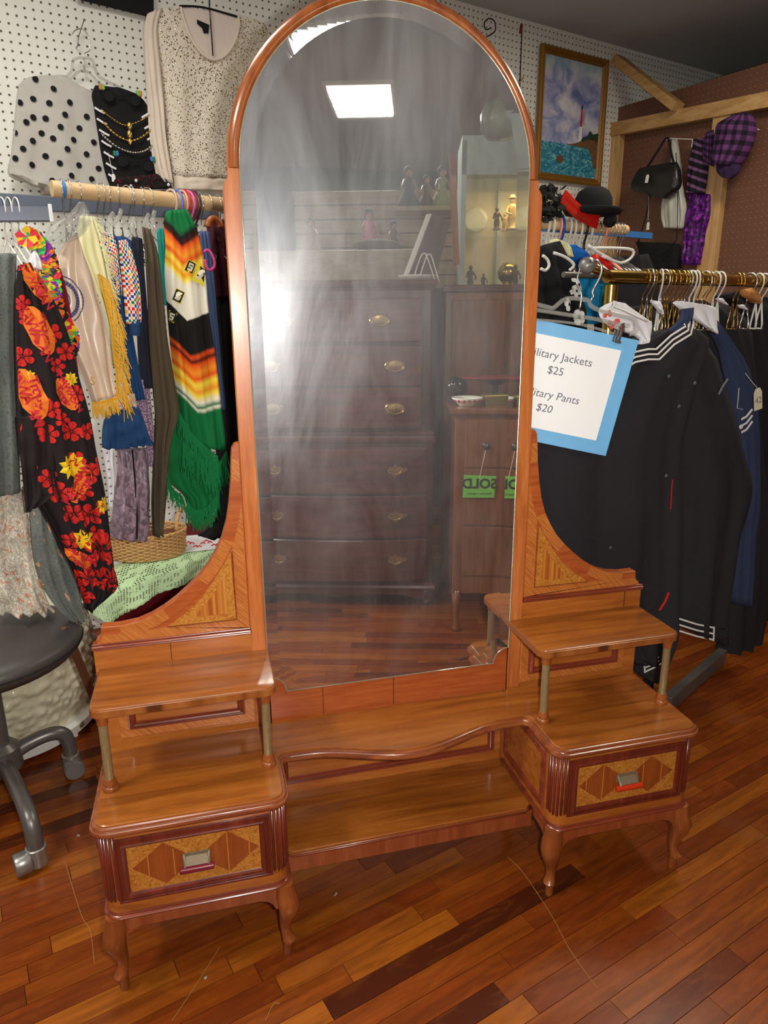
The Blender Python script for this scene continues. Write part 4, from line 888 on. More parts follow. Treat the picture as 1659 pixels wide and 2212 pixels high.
# crochet cover: top sheet and scalloped hanging edge
k = N('green_crochet', 0.8); uv = k.coord('UV'); s_ = k.sep(uv)
fu = k.math('ABSOLUTE', k.math('SUBTRACT', k.math('FRACT', k.math('MULTIPLY', s_[0], 62.0)), 0.5)); fv = k.math('ABSOLUTE', k.math('SUBTRACT', k.math('FRACT', k.math('MULTIPLY', s_[1], 30.0)), 0.5))
hole = k.math('MULTIPLY', k.math('LESS_THAN', fu, .30), k.math('LESS_THAN', fv, .30)); nzc = k.noise(k.mapping(uv, (9, 5, 1)), 1.5, 2)
hole = k.math('MULTIPLY', hole, k.math('GREATER_THAN', nzc, .50))
k.color(k.mix(k.noise(uv, 60, 3), srgb(186, 222, 160), srgb(216, 242, 198))); tr_ = k.n('ShaderNodeBsdfTransparent'); mx = k.n('ShaderNodeMixShader'); k.l(hole, mx.inputs[0]); k.l(k.b.outputs[0], mx.inputs[1]); k.l(tr_.outputs[0], mx.inputs[2]); k.l(mx.outputs[0], k.out.inputs[0])
k.bump(k.math('MULTIPLY', k.math('ADD', fu, fv), 1.0), .5, .003)
ft = [U(x, y, HZ(TP + .008)) for x, y in [(176, 1300), (215, 1288), (270, 1262), (330, 1240), (390, 1218), (430, 1200), (480, 1185), (520, 1175)]]
bk_ = [U(x, y, HZ(TP + .008)) for x, y in [(200, 1230), (235, 1222), (290, 1212), (345, 1196), (400, 1180), (440, 1166), (480, 1150), (520, 1140)]]
ft = smoothpath(ft, 8); bk_ = smoothpath(bk_, 8); n1 = len(ft); rows = []; 
hang = [U(x, y, Plane(-.55, .62, 24)) for x, y in []]
for j in range(5): rows.append([bk_[i].lerp(ft[i], j / 4) for i in range(n1)])
lowpx = [(188, 1322), (226, 1346), (272, 1322), (330, 1286), (392, 1262), (424, 1246), (470, 1226), (520, 1215)]
for j in range(1, 9):
    r_ = []
    for i in range(n1):
        t = i / (n1 - 1) * 7; a = int(min(t, 6)); f = t - a
        lx = lowpx[a][0] * (1 - f) + lowpx[a + 1][0] * f; ly = lowpx[a][1] * (1 - f) + lowpx[a + 1][1] * f
        fp_ = ft[i]; pl_ = Plane(fp_.x - tn.x * .03, fp_.y - tn.y * .03, math.degrees(math.atan2(tu.y, tu.x))); e_ = U(lx, ly, pl_); e_ = Vector((e_.x, e_.y, min(e_.z, fp_.z - .02)))
        wv = .010 * math.sin(i * .55) * j / 8; q = fp_.lerp(e_, j / 8); sc = .0035 * abs(math.sin(i * 1.57)) if j == 8 else 0
        r_.append(q + tn * (-.012 + wv * .5) + Vector((0, 0, sc)))
    rows.append(r_)
m = MB(); m.loft(rows, caps=False, closed=False); m.uv = [(i / (n1 - 1), j / 12) for j in range(13) for i in range(n1)]
o = m.build('crochet_cover', k.m, None, smooth=True, recalc=True); so = o.modifiers.new('solid', 'SOLIDIFY'); so.thickness = .002; tag(o, 'pale green crochet cover with scalloped edge on the low table', 'cloth')
g = MB().box(-.50, -.30, .98, 1.16, TP + .010, TP + .012).build('embroidered_mat', C['white'], None); tag(g, 'white cloth mat with red embroidery behind the basket', 'mat')
m = MB()
for i in range(12):
    a = i * 1.3; m.tube([(-.46 + .012 * i, 1.04 + .03 * math.sin(a), TP + .0135), (-.452 + .012 * i, 1.055 + .03 * math.sin(a), TP + .0135), (-.445 + .012 * i, 1.04 + .03 * math.sin(a), TP + .0135)], .002, 5)
m.build('red_embroidery', redp, g)
# wicker basket
wk = plain('wicker', srgb(206, 160, 104), 0.55, 0, .4, .2, 90)
bc = U(318, 1206, HZ(TP + .012)); bc.y += .05
bk = empty('wicker_basket', (bc.x, bc.y, TP), 'round pale wicker basket with a twisted loop handle on the crochet cover', 'basket')
nW = 40; rx, ry = .116, .085
def bpt(a, z, off=0): f = 1 + z * .9; return Vector((bc.x + (rx * f + off) * math.cos(a), bc.y + (ry * f + off) * math.sin(a), TP + .012 + z))
m = MB()
for j in range(13):
    z = .004 + j * .0058; m.tube([bpt(2 * PI * i / (nW * 2), z, .0028 * (1 if (i // 2 + j) % 2 else -1)) for i in range(nW * 2)], .0026, 5, closed=True)
o = m.build('woven_strands', wk, bk, smooth=True); o['kind'] = 'stuff'
m = MB()
for i in range(nW): m.tube([bpt(2 * PI * i / nW, 0), bpt(2 * PI * i / nW, .075)], .002, 5)
o = m.build('stakes', wk, bk, smooth=True); o['kind'] = 'stuff'
m = MB(); 
for ph in (0, PI): m.tube([bpt(2 * PI * i / 96, .08 + .002 * math.sin(i * 1.2 + ph), .003 * math.cos(i * 1.2 + ph)) for i in range(96)], .0036, 6, closed=True)
m.build('braided_rim', wk, bk, smooth=True)
MB().lathe([(rx * .98, 0), (rx * .98, .004)], (bc.x, bc.y, TP + .010), 30, sy=ry / rx).build('base', wk, bk)
hb = bpt(.25, .08)
m = MB()
for ph in (0, 2.1, 4.2): m.tube([hb + Vector((.022 * math.cos(PI * i / 24) + .003 * math.cos(i * .9 + ph), -.01 + .045 * math.cos(PI * i / 24), .062 * math.sin(PI * i / 24) + .003 * math.sin(i * .9 + ph))) for i in range(25)], .0038, 6)
m.build('handle', wk, bk, smooth=True)
m = MB(); rb = random.Random(2)
for i in range(9): m.ball((bc.x + rb.uniform(-.07, .07), bc.y + rb.uniform(-.04, .04), TP + .07), .02, 8, sc=(1.6, 1, .5))
g = m.build('basket_contents', [cloth('brown_scarves', srgb(110, 66, 44), .5)], None, smooth=True); tag(g, 'crumpled brown scarves lying inside the wicker basket', 'cloth'); g['kind'] = 'stuff'
# ---- office stool
st = empty('office_chair', (-.92, .40, 0), 'black padded swivel seat on grey tubular casters legs at the left edge', 'chair')
sc_ = Vector((-.91, .32, .47))
m = MB(); rg = []
for r, z in [(.05, -.045), (.16, -.047), (.205, -.040), (.222, -.022), (.224, -.005), (.214, .010), (.18, .017), (.10, .020), (.02, .021)]:
    rg.append([sc_ + Vector((r * math.cos(a) * 1.05, r * math.sin(a), z)) for a in [2 * PI * i / 44 for i in range(44)]])
m.loft(rg); m.build('seat_cushion', plain('black_vinyl', srgb(62, 58, 56), .45, 0, .4, .1, 8, .1), st, smooth=True)
m = MB(); m.tube([sc_ + Vector((.2245 * 1.05 * math.cos(a), .2245 * math.sin(a), -.012)) for a in [2 * PI * i / 60 for i in range(60)]], .0016, 5, closed=True); m.build('seat_piping', M['black'], st)
MB().tube([(-.92, .42, .42), (-.92, .42, .12)], .024, 16).build('stem', M['greymetal'], st, smooth=True, auto=40)
MB().lathe([(.03, .04), (.048, .06), (.046, .115), (.03, .13)], (-.92, .42, .02), 20).build('hub', M['greymetal'], st, smooth=True, auto=40)
for (fx_, fy_) in ((-.79, .125), (-.772, .475), (-1.16, .46), (-1.12, .20), (-1.0, .10)):
    f_ = Vector((fx_, fy_, 0)); h_ = Vector((-.92, .42, .10)); d = (f_ - h_); d.z = 0
    P = smoothpath([h_ + d * .08 + Vector((0, 0, .0)), h_ + d * .4 + Vector((0, 0, .022)), h_ + d * .75 + Vector((0, 0, .03)), f_ - d * .06 + Vector((0, 0, .118)), f_ + Vector((0, 0, .085)), f_ + Vector((0, 0, .045))], 5)
    lg = MB().tube(P, .0180, 16).build('base_leg', M['greymetal'], st, smooth=True)
    MB().lathe([(.020, .010), (.022, .012), (.022, .054), (.0195, .056)], (f_.x, f_.y, 0), 20).build('caster_socket', M['cast'], lg, smooth=True, auto=40)
    dn = d.normalized(); sd = Vector((-dn.y, dn.x, 0)); wv_ = MB().lathe([(.008, -.016), (.024, -.016), (.026, -.012), (.026, .012), (.024, .016), (.008, .016)], f_ - sd * .03 + Vector((0, 0, .026)), 20, ax=sd); wv_.build('caster', M['cast'], lg, smooth=True, auto=40)
# ---- pearly bubbled bin
bn = empty('bubble_bin', (-1.0, .768, 0), 'round pearly bubble-textured bin with white caster base under the seat', 'bin')
kk = N('pearly_bubbles', .25, .6); vv = kk.coord(); dd = kk.voro(vv, 34, 'SMOOTH_F1'); kk.color(kk.mix(kk.noise(vv, 9, 3), srgb(240, 236, 214), srgb(184, 174, 134))); kk.b.inputs['Coat Weight'].default_value = .5;
m = MB(); rg = []; bcn = Vector((-1.0, .768, 0))
for j in range(78):
    z = .055 + .345 * j / 77; r0 = .236 + .03 * math.sin(PI * (j / 77)) + (.0 if j < 73 else -.01 * (j - 72)); row = []
    for i in range(280):
        a = 2 * PI * i / 280; q = Vector((math.cos(a) * r0, math.sin(a) * r0, z)); d_ = mnoise.voronoi(q * 42)[0][0]; row.append(bcn + q + Vector((math.cos(a), math.sin(a), 0)) * (.017 * max(0, .7 - d_)))
    rg.append(row)
m.loft(rg); m.build('bubbled_shell', kk.m, bn, smooth=True)
MB().lathe([(.22, .022), (.262, .024), (.266, .05), (.255, .062)], bcn, 60).build('white_base', M['whitep'], bn, smooth=True, auto=40)
for a in (-1.9, -1.25, -.5, .8, 2.2, 3.4):
    p = bcn + Vector((math.cos(a) * .262, math.sin(a) * .262, .042)); d_ = Vector((math.cos(a), math.sin(a), 0))
    MB().lathe([(.004, 0), (.009, .001), (.009, .004), (.006, .006)], p, 14, ax=d_).build('screw_cap', M['plate'], bn, smooth=True); MB().lathe([(.010, .0), (.010, .022)], (bcn.x + math.cos(a) * .235, bcn.y + math.sin(a) * .235, 0), 12).build('foot', M['whitep'], bn, smooth=True, auto=40)
# brown folding leg between bin and vanity
fg = empty('folding_stand', (-.66, .5, 0), 'brown metal folding stand leg leaning between the bin and the vanity', 'stand')
for dx_ in (0, 7):
    A_ = U(152 + dx_, 1392, Plane(-.66, .40, 60)); B2 = U(208 + dx_, 1530, Plane(-.66, .40, 60)); d_ = (B2 - A_).normalized(); t_ = -B2.z / d_.z if d_.z < 0 else 0
    MB().tube([A_ - d_ * .05, B2 + d_ * t_], .0065, 10).build('leg', plain('brown_enamel', srgb(110, 70, 54), .35, .3), fg, smooth=True, auto=40)
# ================================================================== on the white pegboard
W3 = WALL.off(.03)
pn = MB().prism([U(x, y, WALL.off(.02)) for x, y in ((150, -80), (330, -60), (330, 39), (163, -2))], WALL.n * .012).build('display_board', M['black'], None); tag(pn, 'flat black board at the top left above the polka dot sweater', 'board')
# polka dot sweater
PD = WALL.off(.06)
g, cl = garment('polka_dot_sweater', 'light grey sweater with black polka dots on a clear hanger', 'sweater', [(66, 166, 140, 164), (44, 178, 172, 186), (36, 210, 206, 206), (30, 270, 218, 260), (24, 330, 232, 340), (20, 382, 240, 400), (84, 402, 250, 420), (88, 420, 255, 428)], PD, C['grey'], th=.05, fold=.006, freq=2.2, seed=51, pinch=.35)
for zx, zy in [(222, 515), (335, 582), (123, 666), (208, 641), (307, 674), (439, 668), (207, 762), (163, 792), (284, 770), (407, 748), (546, 758), (377, 827), (501, 829), (88, 858), (260, 862), (204, 912), (330, 899), (462, 906), (591, 920), (142, 962), (420, 968), (285, 1007), (92, 1022), (545, 996), (373, 1055), (201, 1062), (498, 1065), (622, 1086), (447, 1135), (328, 1163), (580, 1153)]:
    dm = MB(); polyprint(dm, cl.at(zx / 2.9625, zy / 2.9625, 0, .004), [(.0092 * math.cos(2 * PI * i / 14), .0092 * math.sin(2 * PI * i / 14)) for i in range(14)]); dm.build('polka_dot', M['black'], g, recalc=False)
c2 = Cloth([(22, 376, 30, 372), (40, 384, 80, 392), (62, 396, 84, 404)], WALL.off(.085), th=.03, fold=.003); c2.build('sleeve_cuff', C['grey'], g)
hg = empty('clear_hanger', U(182, 150, W3), 'clear plastic hanger with a metal hook above the polka dot sweater', 'hanger')
m = MB(); wirepx(m, [(134, 172), (150, 160), (156, 150), (158, 132), (166, 126), (182, 125), (198, 128), (204, 140), (210, 160), (228, 174), (262, 190)], W3, .0045, 8); wirepx(m, [(140, 178), (156, 166), (176, 152), (196, 160), (214, 182)], W3, .0040, 8); wirepx(m, [(182, 126), (182, 158)], W3, .004, 8); m.build('plastic_arms', M['clear'], hg, smooth=True)
m = MB(); wirepx(m, [(182, 150), (181, 118), (193, 110), (194, 94), (188, 72), (176, 62), (162, 66), (156, 74)], W3, .0016, 6); m.build('hook', M['chrome'], hg, smooth=True)
def peghook(pts, pl, label, mat='greymetal', r=.0016, name='peg_hook'):
    m = MB(); P = [U(x, y, pl) for x, y in pts]; m.tube([P[0] - pl.n * .03] + smoothpath(P, 3), r, 6); o = m.build(name, M[mat], None, smooth=True); tag(o, label, 'hook'); return o
peghook([(168, 98), (170, 80), (176, 60), (182, 42)], W3, 'dark metal peg hook holding the clear hanger on the white pegboard')
# black shawl with white slits + jewellery + sunglasses
BS = WALL.off(.095)
g, cl = garment('black_scarf', 'black slashed scarf draped over the right half of the polka dot sweater', 'scarf', [(206, 184, 262, 190), (198, 204, 300, 206), (203, 232, 322, 236), (208, 270, 330, 270), (216, 320, 344, 320), (226, 370, 352, 366), (240, 408, 358, 398)], BS, M['black'], th=.012, fold=.004, freq=2, seed=53, pinch=.3)
m = MB()
for i in range(7):
    y = 232 + i * 24; ribbon(m, [(204 + i * 5, y), (216 + i * 5, y + 8), (226 + i * 5, y + 13)], .006, BS.off(.010)); ribbon(m, [(306 + i * 6, y + 22), (316 + i * 6, y + 16), (326 + i * 5, y + 10)], .006, BS.off(.010))
m.build('pale_slits', C['white'], g)
J = BS.off(.02)
def necklace(pts, r, step, mat, label, beads=True, pend=None):
    P = smoothpath([U(x, y, J) for x, y in pts], 10); m = MB(); m.tube(P, r * .45, 5)
    L = 0; last = P[0]
    for p in P[1:]:
        if (p - last).length > step: m.ball(p, r, 8); last = p
    if pend: 
        for x, y, rr_ in pend: m.ball(U(x, y, J), rr_, 8, sc=(.8, .4, 1.2))
    o = m.build('necklace', mat, None, smooth=True); tag(o, label, 'necklace'); return o
necklace([(218, 236), (240, 254), (268, 270), (296, 264), (324, 248)], .0028, .006, M['goldjewel'], 'gold chain necklace with a large ornate pendant on the black scarf', pend=[(280, 272, .011), (280, 290, .012), (281, 306, .009)])
necklace([(222, 262), (240, 282), (262, 298), (284, 304), (306, 296), (326, 280)], .0042, .010, M['goldjewel'], 'gold bead necklace on the black scarf under the pendant chain')
necklace([(218, 288), (240, 308), (262, 322), (290, 330), (316, 324), (336, 306)], .0040, .008, M['silver'], 'silver rhinestone necklace lowest on the black scarf')
def glasses(cx, cy, lab, cols, w_=28):
    e = empty('sunglasses', U(cx, cy, J), lab, 'sunglasses'); 
    for sx in (-1, 1):
        MB().lathe([(.0165, -.002), (.0175, 0), (.0165, .002)], U(cx + sx * w_, cy + sx * 5, J), 24, ax=J.n).build('lens', M['black'], e, smooth=True, auto=40)
        m = MB(); c0 = U(cx + sx * w_, cy + sx * 5, J.off(.003)); m.tube([c0 + (J.u * math.cos(a) + Vector((0, 0, 1)) * math.sin(a)) * .018 for a in [2 * PI * i / 20 for i in range(20)]], .0022, 6, closed=True); fr_ = m.build('rim', M['black'], e, smooth=True)
        for k in range(4):
            q = c0 + (J.u * sx * .014 + Vector((0, 0, .017))) + J.u * (k % 2) * .008 * sx + Vector((0, 0, .006 * (k // 2))); m = MB(); m.ball(q, .0062, 8, sc=(1, .6, 1)); m.build('flower_bead', cols[k % len(cols)], fr_, smooth=True)
    MB().tube([U(cx - 8, cy - 2, J), U(cx, cy - 5, J), U(cx + 8, cy, J)], .002, 6).build('bridge', M['black'], e, smooth=True)
glasses(262, 210, 'round black sunglasses with green and orange flowers clipped on the scarf top', [plain('lime_bead', srgb(120, 190, 40), .4), plain('tan_bead', srgb(196, 130, 80), .5)])
glasses(292, 352, 'round black sunglasses with blue flower trim near the scarf bottom', [plain('blue_bead', srgb(60, 110, 200), .4), plain('green_bead', srgb(30, 120, 60), .4)])
g, cl = garment('beaded_purse', 'black beaded purse hanging at the bottom of the black scarf', 'purse', [(250, 384, 340, 376), (244, 394, 366, 392), (240, 406, 372, 408)], BS.off(.03), M['black'], th=.03, fold=.004, seed=8, nv=10)
m = MB(); rb = random.Random(9)
for i in range(60): m.ball(cl.surf(rb.uniform(.05, .95), rb.uniform(.05, .95), .001), .0016, 6)
o = m.build('red_beads', plain('red_bead', srgb(170, 20, 24), .2), g); o['kind'] = 'stuff'
MB().ball(U(294, 390, BS.off(.05)), .0055, 10).ball(U(283, 401, BS.off(.05)), .0045, 10).ball(U(364, 399, BS.off(.05)), .0055, 10).build('pearl_buttons', M['whitep'], g, smooth=True)['kind'] = 'stuff'
def ptag(px_, py_, w_, h_, plane, rot, label, name='price_tag', mat=None, strpts=None, cat='tag'):
    c0 = U(px_, py_, plane); a = math.radians(rot); X_ = plane.u * math.cos(a) + Vector((0, 0, 1)) * math.sin(a); Y_ = -plane.u * math.sin(a) + Vector((0, 0, 1)) * math.cos(a)
    pts = [(-w_, -h_), (w_, -h_), (w_, h_ * .6), (w_ * .5, h_), (-w_ * .5, h_), (-w_, h_ * .6)]
    o = MB().prism([c0 + X_ * a_ + Y_ * b_ for a_, b_ in pts], plane.n * .0012).build(name, mat or M['white'], None); tag(o, label, cat)
    if strpts: m = MB(); wirepx(m, strpts, plane, .0008, 5); m.build('string', M['white'], o)
    return o, (c0, X_, Y_)
ptag(245, 384, .006, .012, BS.off(.03), 0, 'small white price tag left of the blue-trimmed sunglasses', strpts=[(234, 330), (238, 350), (244, 374)])
ptag(350, 372, .003, .010, BS.off(.03), 0, 'narrow white price tag at the right edge of the black scarf')
# sequin sweater
SQ = WALL.off(.10)
g, cl = garment('sequin_sweater', 'blush sweater covered in gold and silver sequins left of the mirror arch', 'sweater', [(342, 22, 400, 12), (336, 50, 560, 46), (342, 110, 575, 90), (350, 170, 545, 150), (356, 240, 528, 230), (362, 310, 515, 320), (372, 380, 510, 388)], SQ, C['sequin'], th=.05, fold=.005, freq=2.2, seed=55, pinch=.35)
c2 = Cloth([(318, 30, 352, 18), (311, 60, 342, 60), (313, 130, 346, 130), (318, 220, 354, 220), (324, 300, 360, 300), (336, 370, 370, 370), (348, 395, 374, 396)], SQ.off(.012), th=.035, fold=.005, seed=57); c2.build('plain_sleeve', C['beigeknit'], g)
c2 = Cloth([(374, 380, 508, 386), (376, 395, 505, 402), (374, 408, 502, 414)], SQ.off(.004), th=.045, fold=.004, freq=5, nv=8); c2.build('ribbed_hem', C['beigeknit'], g)
nk = [(390, 14), (398, 44), (416, 88), (440, 118), (462, 129), (486, 120), (506, 92), (516, 56), (514, 36)]
MB().prism([U(x, y, SQ.off(.028)) for x, y in nk], SQ.n * .004).build('neck_inside', cloth('pale_lining', srgb(222, 206, 196), .04), g)
m = MB(); m.tube(smoothpath([U(x, y, SQ.off(.034)) for x, y in nk], 4), .005, 8); m.build('neck_band', C['beigeknit'], g, smooth=True)
MB().prism([U(x, y, SQ.off(.036)) for x, y in ((425, 42), (452, 54), (450, 72), (440, 72), (436, 60), (426, 52))], SQ.n * .001).build('neck_label', M['black'], g)
hg = empty('black_hanger', U(450, 40, SQ), 'black hanger with long hook holding the sequin sweater', 'hanger')
m = MB(); wirepx(m, [(388, 13), (440, 16), (512, 36)], SQ.off(.036), .0035, 8); m.build('arm', M['black'], hg, smooth=True)
m = MB(); wirepx(m, [(451, -60), (453, 20), (460, 121)], SQ.off(.042), .0022, 8, sm=0); m.build('hook_stem', M['blackgloss'], hg, smooth=True)
# curled hook and nail, painting
peghook([(1058, 76), (1070, 66), (1068, 46), (1056, 40), (1046, 50), (1050, 64), (1060, 60)], W3, 'black curled iron hook on the pegboard right of the arch top', 'blackgloss', .0028)
peghook([(1118, 180), (1124, 176), (1130, 168), (1132, 162)], WALL.off(.02), 'small tan peg hook on the white pegboard left of the seascape', 'pine', .003)
PP_ = WALL.off(.012)
pt = empty('seascape_painting', U(1230, 240, PP_), 'framed seascape painting with a red and white lighthouse', 'painting')
cor = [U(x, y, PP_) for x, y in ((1158, 388), (1290, 403), (1313, 130), (1160, 97))]
# square the frame up on the wall
c0 = sum(cor, Vector()) / 4; hw_ = ((cor[1] - cor[0]).dot(WALL.u) + (cor[2] - cor[3]).dot(WALL.u)) / 4; hh_ = ((cor[3].z - cor[0].z) + (cor[2].z - cor[1].z)) / 4
fr_ = lambda a, b, o=0: c0 + WALL.u * a + Vector((0, 0, b)) + WALL.n * o
gf = plain('gilt_brown_frame', srgb(140, 98, 34), .4, .3, .5, .2, 60)
MB().sweep([fr_(-hw_, -hh_), fr_(hw_, -hh_), fr_(hw_, hh_), fr_(-hw_, hh_)], [(0, 0), (0, .018), (.006, .024), (.014, .022), (.020, .014), (.026, .016), (.034, .008), (.034, 0)], WALL.n).build('frame', gf, pt, smooth=True, auto=25)
IW, IH = hw_ - .033, hh_ - .033
k = N('painted_sky_and_sea', .55); uv = k.coord('UV'); s_ = k.sep(uv); n1_ = k.noise(k.mapping(uv, (2.2, 3.2, 1)), 1.6, 5, .6, .8); n2_ = k.noise(k.mapping(uv, (5, 12, 1)), 1.6, 5, .7, 2.0)
sky = k.ramp(n1_, [(.32, srgb(106, 116, 172)), (.46, srgb(156, 162, 204)), (.56, srgb(200, 198, 216)), (.66, srgb(230, 222, 224))])
sky = k.mix(k.ramp(s_[1], [(.82, (0, 0, 0)), (1.0, (.5, .5, .5))]), sky, srgb(140, 190, 190))
sea = k.ramp(n2_, [(.34, srgb(16, 84, 110)), (.48, srgb(40, 130, 156)), (.58, srgb(96, 168, 182)), (.68, srgb(200, 220, 214))])
k.color(k.mix(k.math('LESS_THAN', k.math('ADD', s_[1], k.math('MULTIPLY', n1_, .02)), .285), sky, sea))
m = MB(); m.add([fr_(-IW, -IH, .006), fr_(IW, -IH, .006), fr_(IW, IH, .006), fr_(-IW, IH, .006)], [(0, 1, 2, 3)]); m.uv = [(0, 0), (1, 0), (1, 1), (0, 1)]; m.build('canvas', k.m, pt, recalc=False)
def onc(a, b, o=.0075): return fr_((a - .5) * 2 * IW, (b - .5) * 2 * IH, o)
def daub(name, pts, mat): MB().prism([onc(a, b) for a, b in pts], WALL.n * .0008).build(name, mat, pt)
daub('painted_headland', [(.42, .275), (.56, .29), (.66, .315), (.78, .34), (.9, .37), (1, .36), (1, .10), (.94, .10), (.90, .2), (.84, .26), (.72, .27)], burl('painted_rock', srgb(60, 44, 34), srgb(120, 84, 58), srgb(160, 124, 84)))
daub('painted_trees', [(.66, .31), (.72, .36), (.80, .38), (.84, .43), (.90, .40), (1, .42), (1, .34), (.85, .35)], plain('painted_pine', srgb(40, 66, 48), .7, 0, .3, .4, 60))
daub('painted_lighthouse_base', [(.635, .315), (.70, .315), (.69, .45), (.655, .45)], M['white']); daub('painted_lighthouse_top', [(.655, .45), (.69, .45), (.685, .60), (.66, .60)], redp); daub('painted_lantern', [(.66, .60), (.685, .60), (.68, .635), (.665, .635)], M['black'])
daub('painted_rock', [(.26, .12), (.30, .17), (.36, .175), (.40, .13), (.34, .10)], plain('painted_brown_rock', srgb(110, 78, 54), .7, 0, .3, .4, 60))
# hats / ribbon on top of the far rack
RK = Plane(.9, .87, 17); rk_z = U(1180, 484, RK).z
r0_ = U(1090, 478, RK); r1_ = U(1352, 496, RK); r0_.z = r1_.z = (r0_.z + r1_.z) / 2
o = MB().tube([r0_, r1_], .016, 16).build('far_clothes_rod', M['rod'], None, smooth=True, auto=40); tag(o, 'pale wooden rod on the right behind the brass rail', 'rod')
b0 = U(1090, 488, RK.off(-.06)); b1 = U(1407, 508, RK.off(-.06)); b1.z = b0.z = (b0.z + b1.z) / 2
o = MB().beam(b0, b1, .02, .01, (0, 0, 1)).build('blue_bar', plain('blue_paint', srgb(48, 104, 168), .5), None); tag(o, 'blue painted bar ending behind the pale wooden rod on the right', 'bar')
# ribbon ruffle
m = MB(); rb = random.Random(4); rp = Plane(.9, .86, 17)
for i in range(150):
    p = U(rb.uniform(1150, 1206), rb.uniform(0, 1) ** .8 * 66 + 408, rp.off(rb.uniform(-.04, .04))); d_ = Vector((rb.uniform(-1, 1), rb.uniform(-1, 1), rb.uniform(-.4, 1))).normalized() * .022; t_ = d_.orthogonal().normalized() * .014
    m.add([p, p + d_ + t_, p + d_ * 1.5, p + d_ - t_], [(0, 1, 2, 3)])
o = m.build('black_ruffle', M['black'], None, recalc=False); tag(o, 'black ruffled feather boa on top of the far rack beside the mirror frame', 'boa')
o = MB(); ribbon(o, smooth_px := [(1214, 424), (1232, 444), (1250, 460), (1272, 472), (1290, 480)], .042, rp.off(.02), .006); o = o.build('red_ribbon', C['red'], None, smooth=True, auto=40); tag(o, 'red sash with gold trim in front of the black bowler hat', 'sash')
m = MB(); ribbon(m, [(1212, 432), (1232, 452), (1250, 467), (1274, 479)], .003, rp.off(.028), .001); ribbon(m, [(1222, 424), (1240, 440), (1256, 452), (1280, 464)], .003, rp.off(.028), .001); m.build('gold_trim', M['goldjewel'], o)
hc = U(1280, 462, rp); ht = empty('bowler_hat', hc, 'black felt bowler hat on top of the far rack below the painting', 'hat')
MB().lathe([(.056, .0), (.058, .02), (.056, .045), (.046, .066), (.026, .078), (.002, .082)], hc, 28, sx=1.05).build('crown', M['black'], ht, smooth=True)
MB().lathe([(.052, .0), (.078, .004), (.086, .014), (.088, .012), (.080, -.002), (.052, -.006)], hc, 32, sx=1.1).build('brim', M['black'], ht, smooth=True)
m = MB(); m.ball(U(1318, 476, rp.off(.05)), .022, 10); m.build('bow', M['black'], ht, smooth=True)
# hangers on far rod
fz = r0_.z; fu = (r1_ - r0_).normalized()
def on_far(px_): q = U(px_, 488, RK); return r0_ + fu * (q - r0_).dot(fu)
ph = hanger_mesh(M['whitep'], .0042, .0215, .085, .17, 'hanger'); place_hangers(ph, [(on_far(x), -.45) for x in (1182, 1193, 1230, 1240, 1254, 1276)], math.radians(17), 'white plastic hanger from the left on the pale wooden rod at right', 'white hangers on the far rod')
for x, c, lab in ((1208, srgb(236, 176, 156), 'salmon pink'), (1214, srgb(40, 80, 190), 'royal blue'), (1306, srgb(240, 160, 130), 'peach'), (1264, srgb(30, 30, 32), 'black')):
    h = hanger_mesh(plain(lab.replace(' ', '_') + '_plastic', c, .35), .004, .0215, .08, .15, 'hanger'); h.location = on_far(x); h.rotation_euler = (0, 0, math.radians(17) - .4); tag(h, lab + ' plastic hanger on the pale wooden rod at right', 'hanger', 'coloured hangers on the far rod')
ph = hanger_mesh(M['chrome'], .0016, .021, .085, .15, 'hanger'); place_hangers(ph, [(on_far(x), -.3) for x in (1292, 1300, 1314, 1322, 1330, 1338, 1344)], math.radians(17), 'silver wire hanger from the left on the right pale rod', 'wire hangers on the far rod')
# clothes on far rod
FP = lambda y, az=12: Plane(.9, y, az)
g, cl = garment('blue_jacket', 'bright blue and turquoise jacket on the far rack behind the sign', 'jacket', [(1226, 530, 1250, 540), (1230, 560, 1290, 580), (1240, 600, 1300, 610), (1250, 640, 1290, 650), (1262, 700, 1282, 700)], FP(.74), C['turq'], th=.05, fold=.008, seed=61)
c2 = Cloth([(1222, 530, 1240, 528), (1232, 548, 1272, 556), (1246, 575, 1290, 590), (1256, 590, 1276, 600)], FP(.70), th=.04, fold=.005, seed=3); c2.build('shoulder', C['blu'], g)
g, cl = garment('green_top', 'bright green top hanging behind the blue jacket on the far rack', 'top', [(1286, 590, 1310, 590), (1286, 630, 1318, 630), (1280, 680, 1312, 690)], FP(.78), cloth('kelly_green_cloth', srgb(20, 120, 50), .1), th=.04, fold=.006, seed=62)
g, cl = garment('red_blouse', 'red blouse behind the white hangers on the far rack', 'top', [(1280, 550, 1300, 548), (1276, 562, 1320, 570), (1290, 580, 1322, 584)], FP(.80), C['red'], th=.03, fold=.004, seed=63, nv=8)
g, cl = garment('black_dress', 'black dress with white flowers hanging on the far rack beside the frame', 'dress', [(1140, 540, 1210, 520), (1135, 580, 1232, 560), (1135, 630, 1250, 610), (1135, 680, 1262, 660), (1135, 740, 1270, 740)], FP(.66), M['black'], th=.06, fold=.010, seed=64)
m = MB()
for u, v in ((.82, .36), (.86, .44), (.78, .5), (.76, .75), (.6, .62)):
    f = cl.place(u, v, u * 9, .004)
    for q in range(5): a = 2 * PI * q / 5; polyprint(m, f, [(.012 * math.cos(a) + .008 * math.cos(b), .012 * math.sin(a) + .008 * math.sin(b)) for b in [2 * PI * i / 7 for i in range(7)]])
m.build('white_flower_print', M['white'], g, recalc=False)
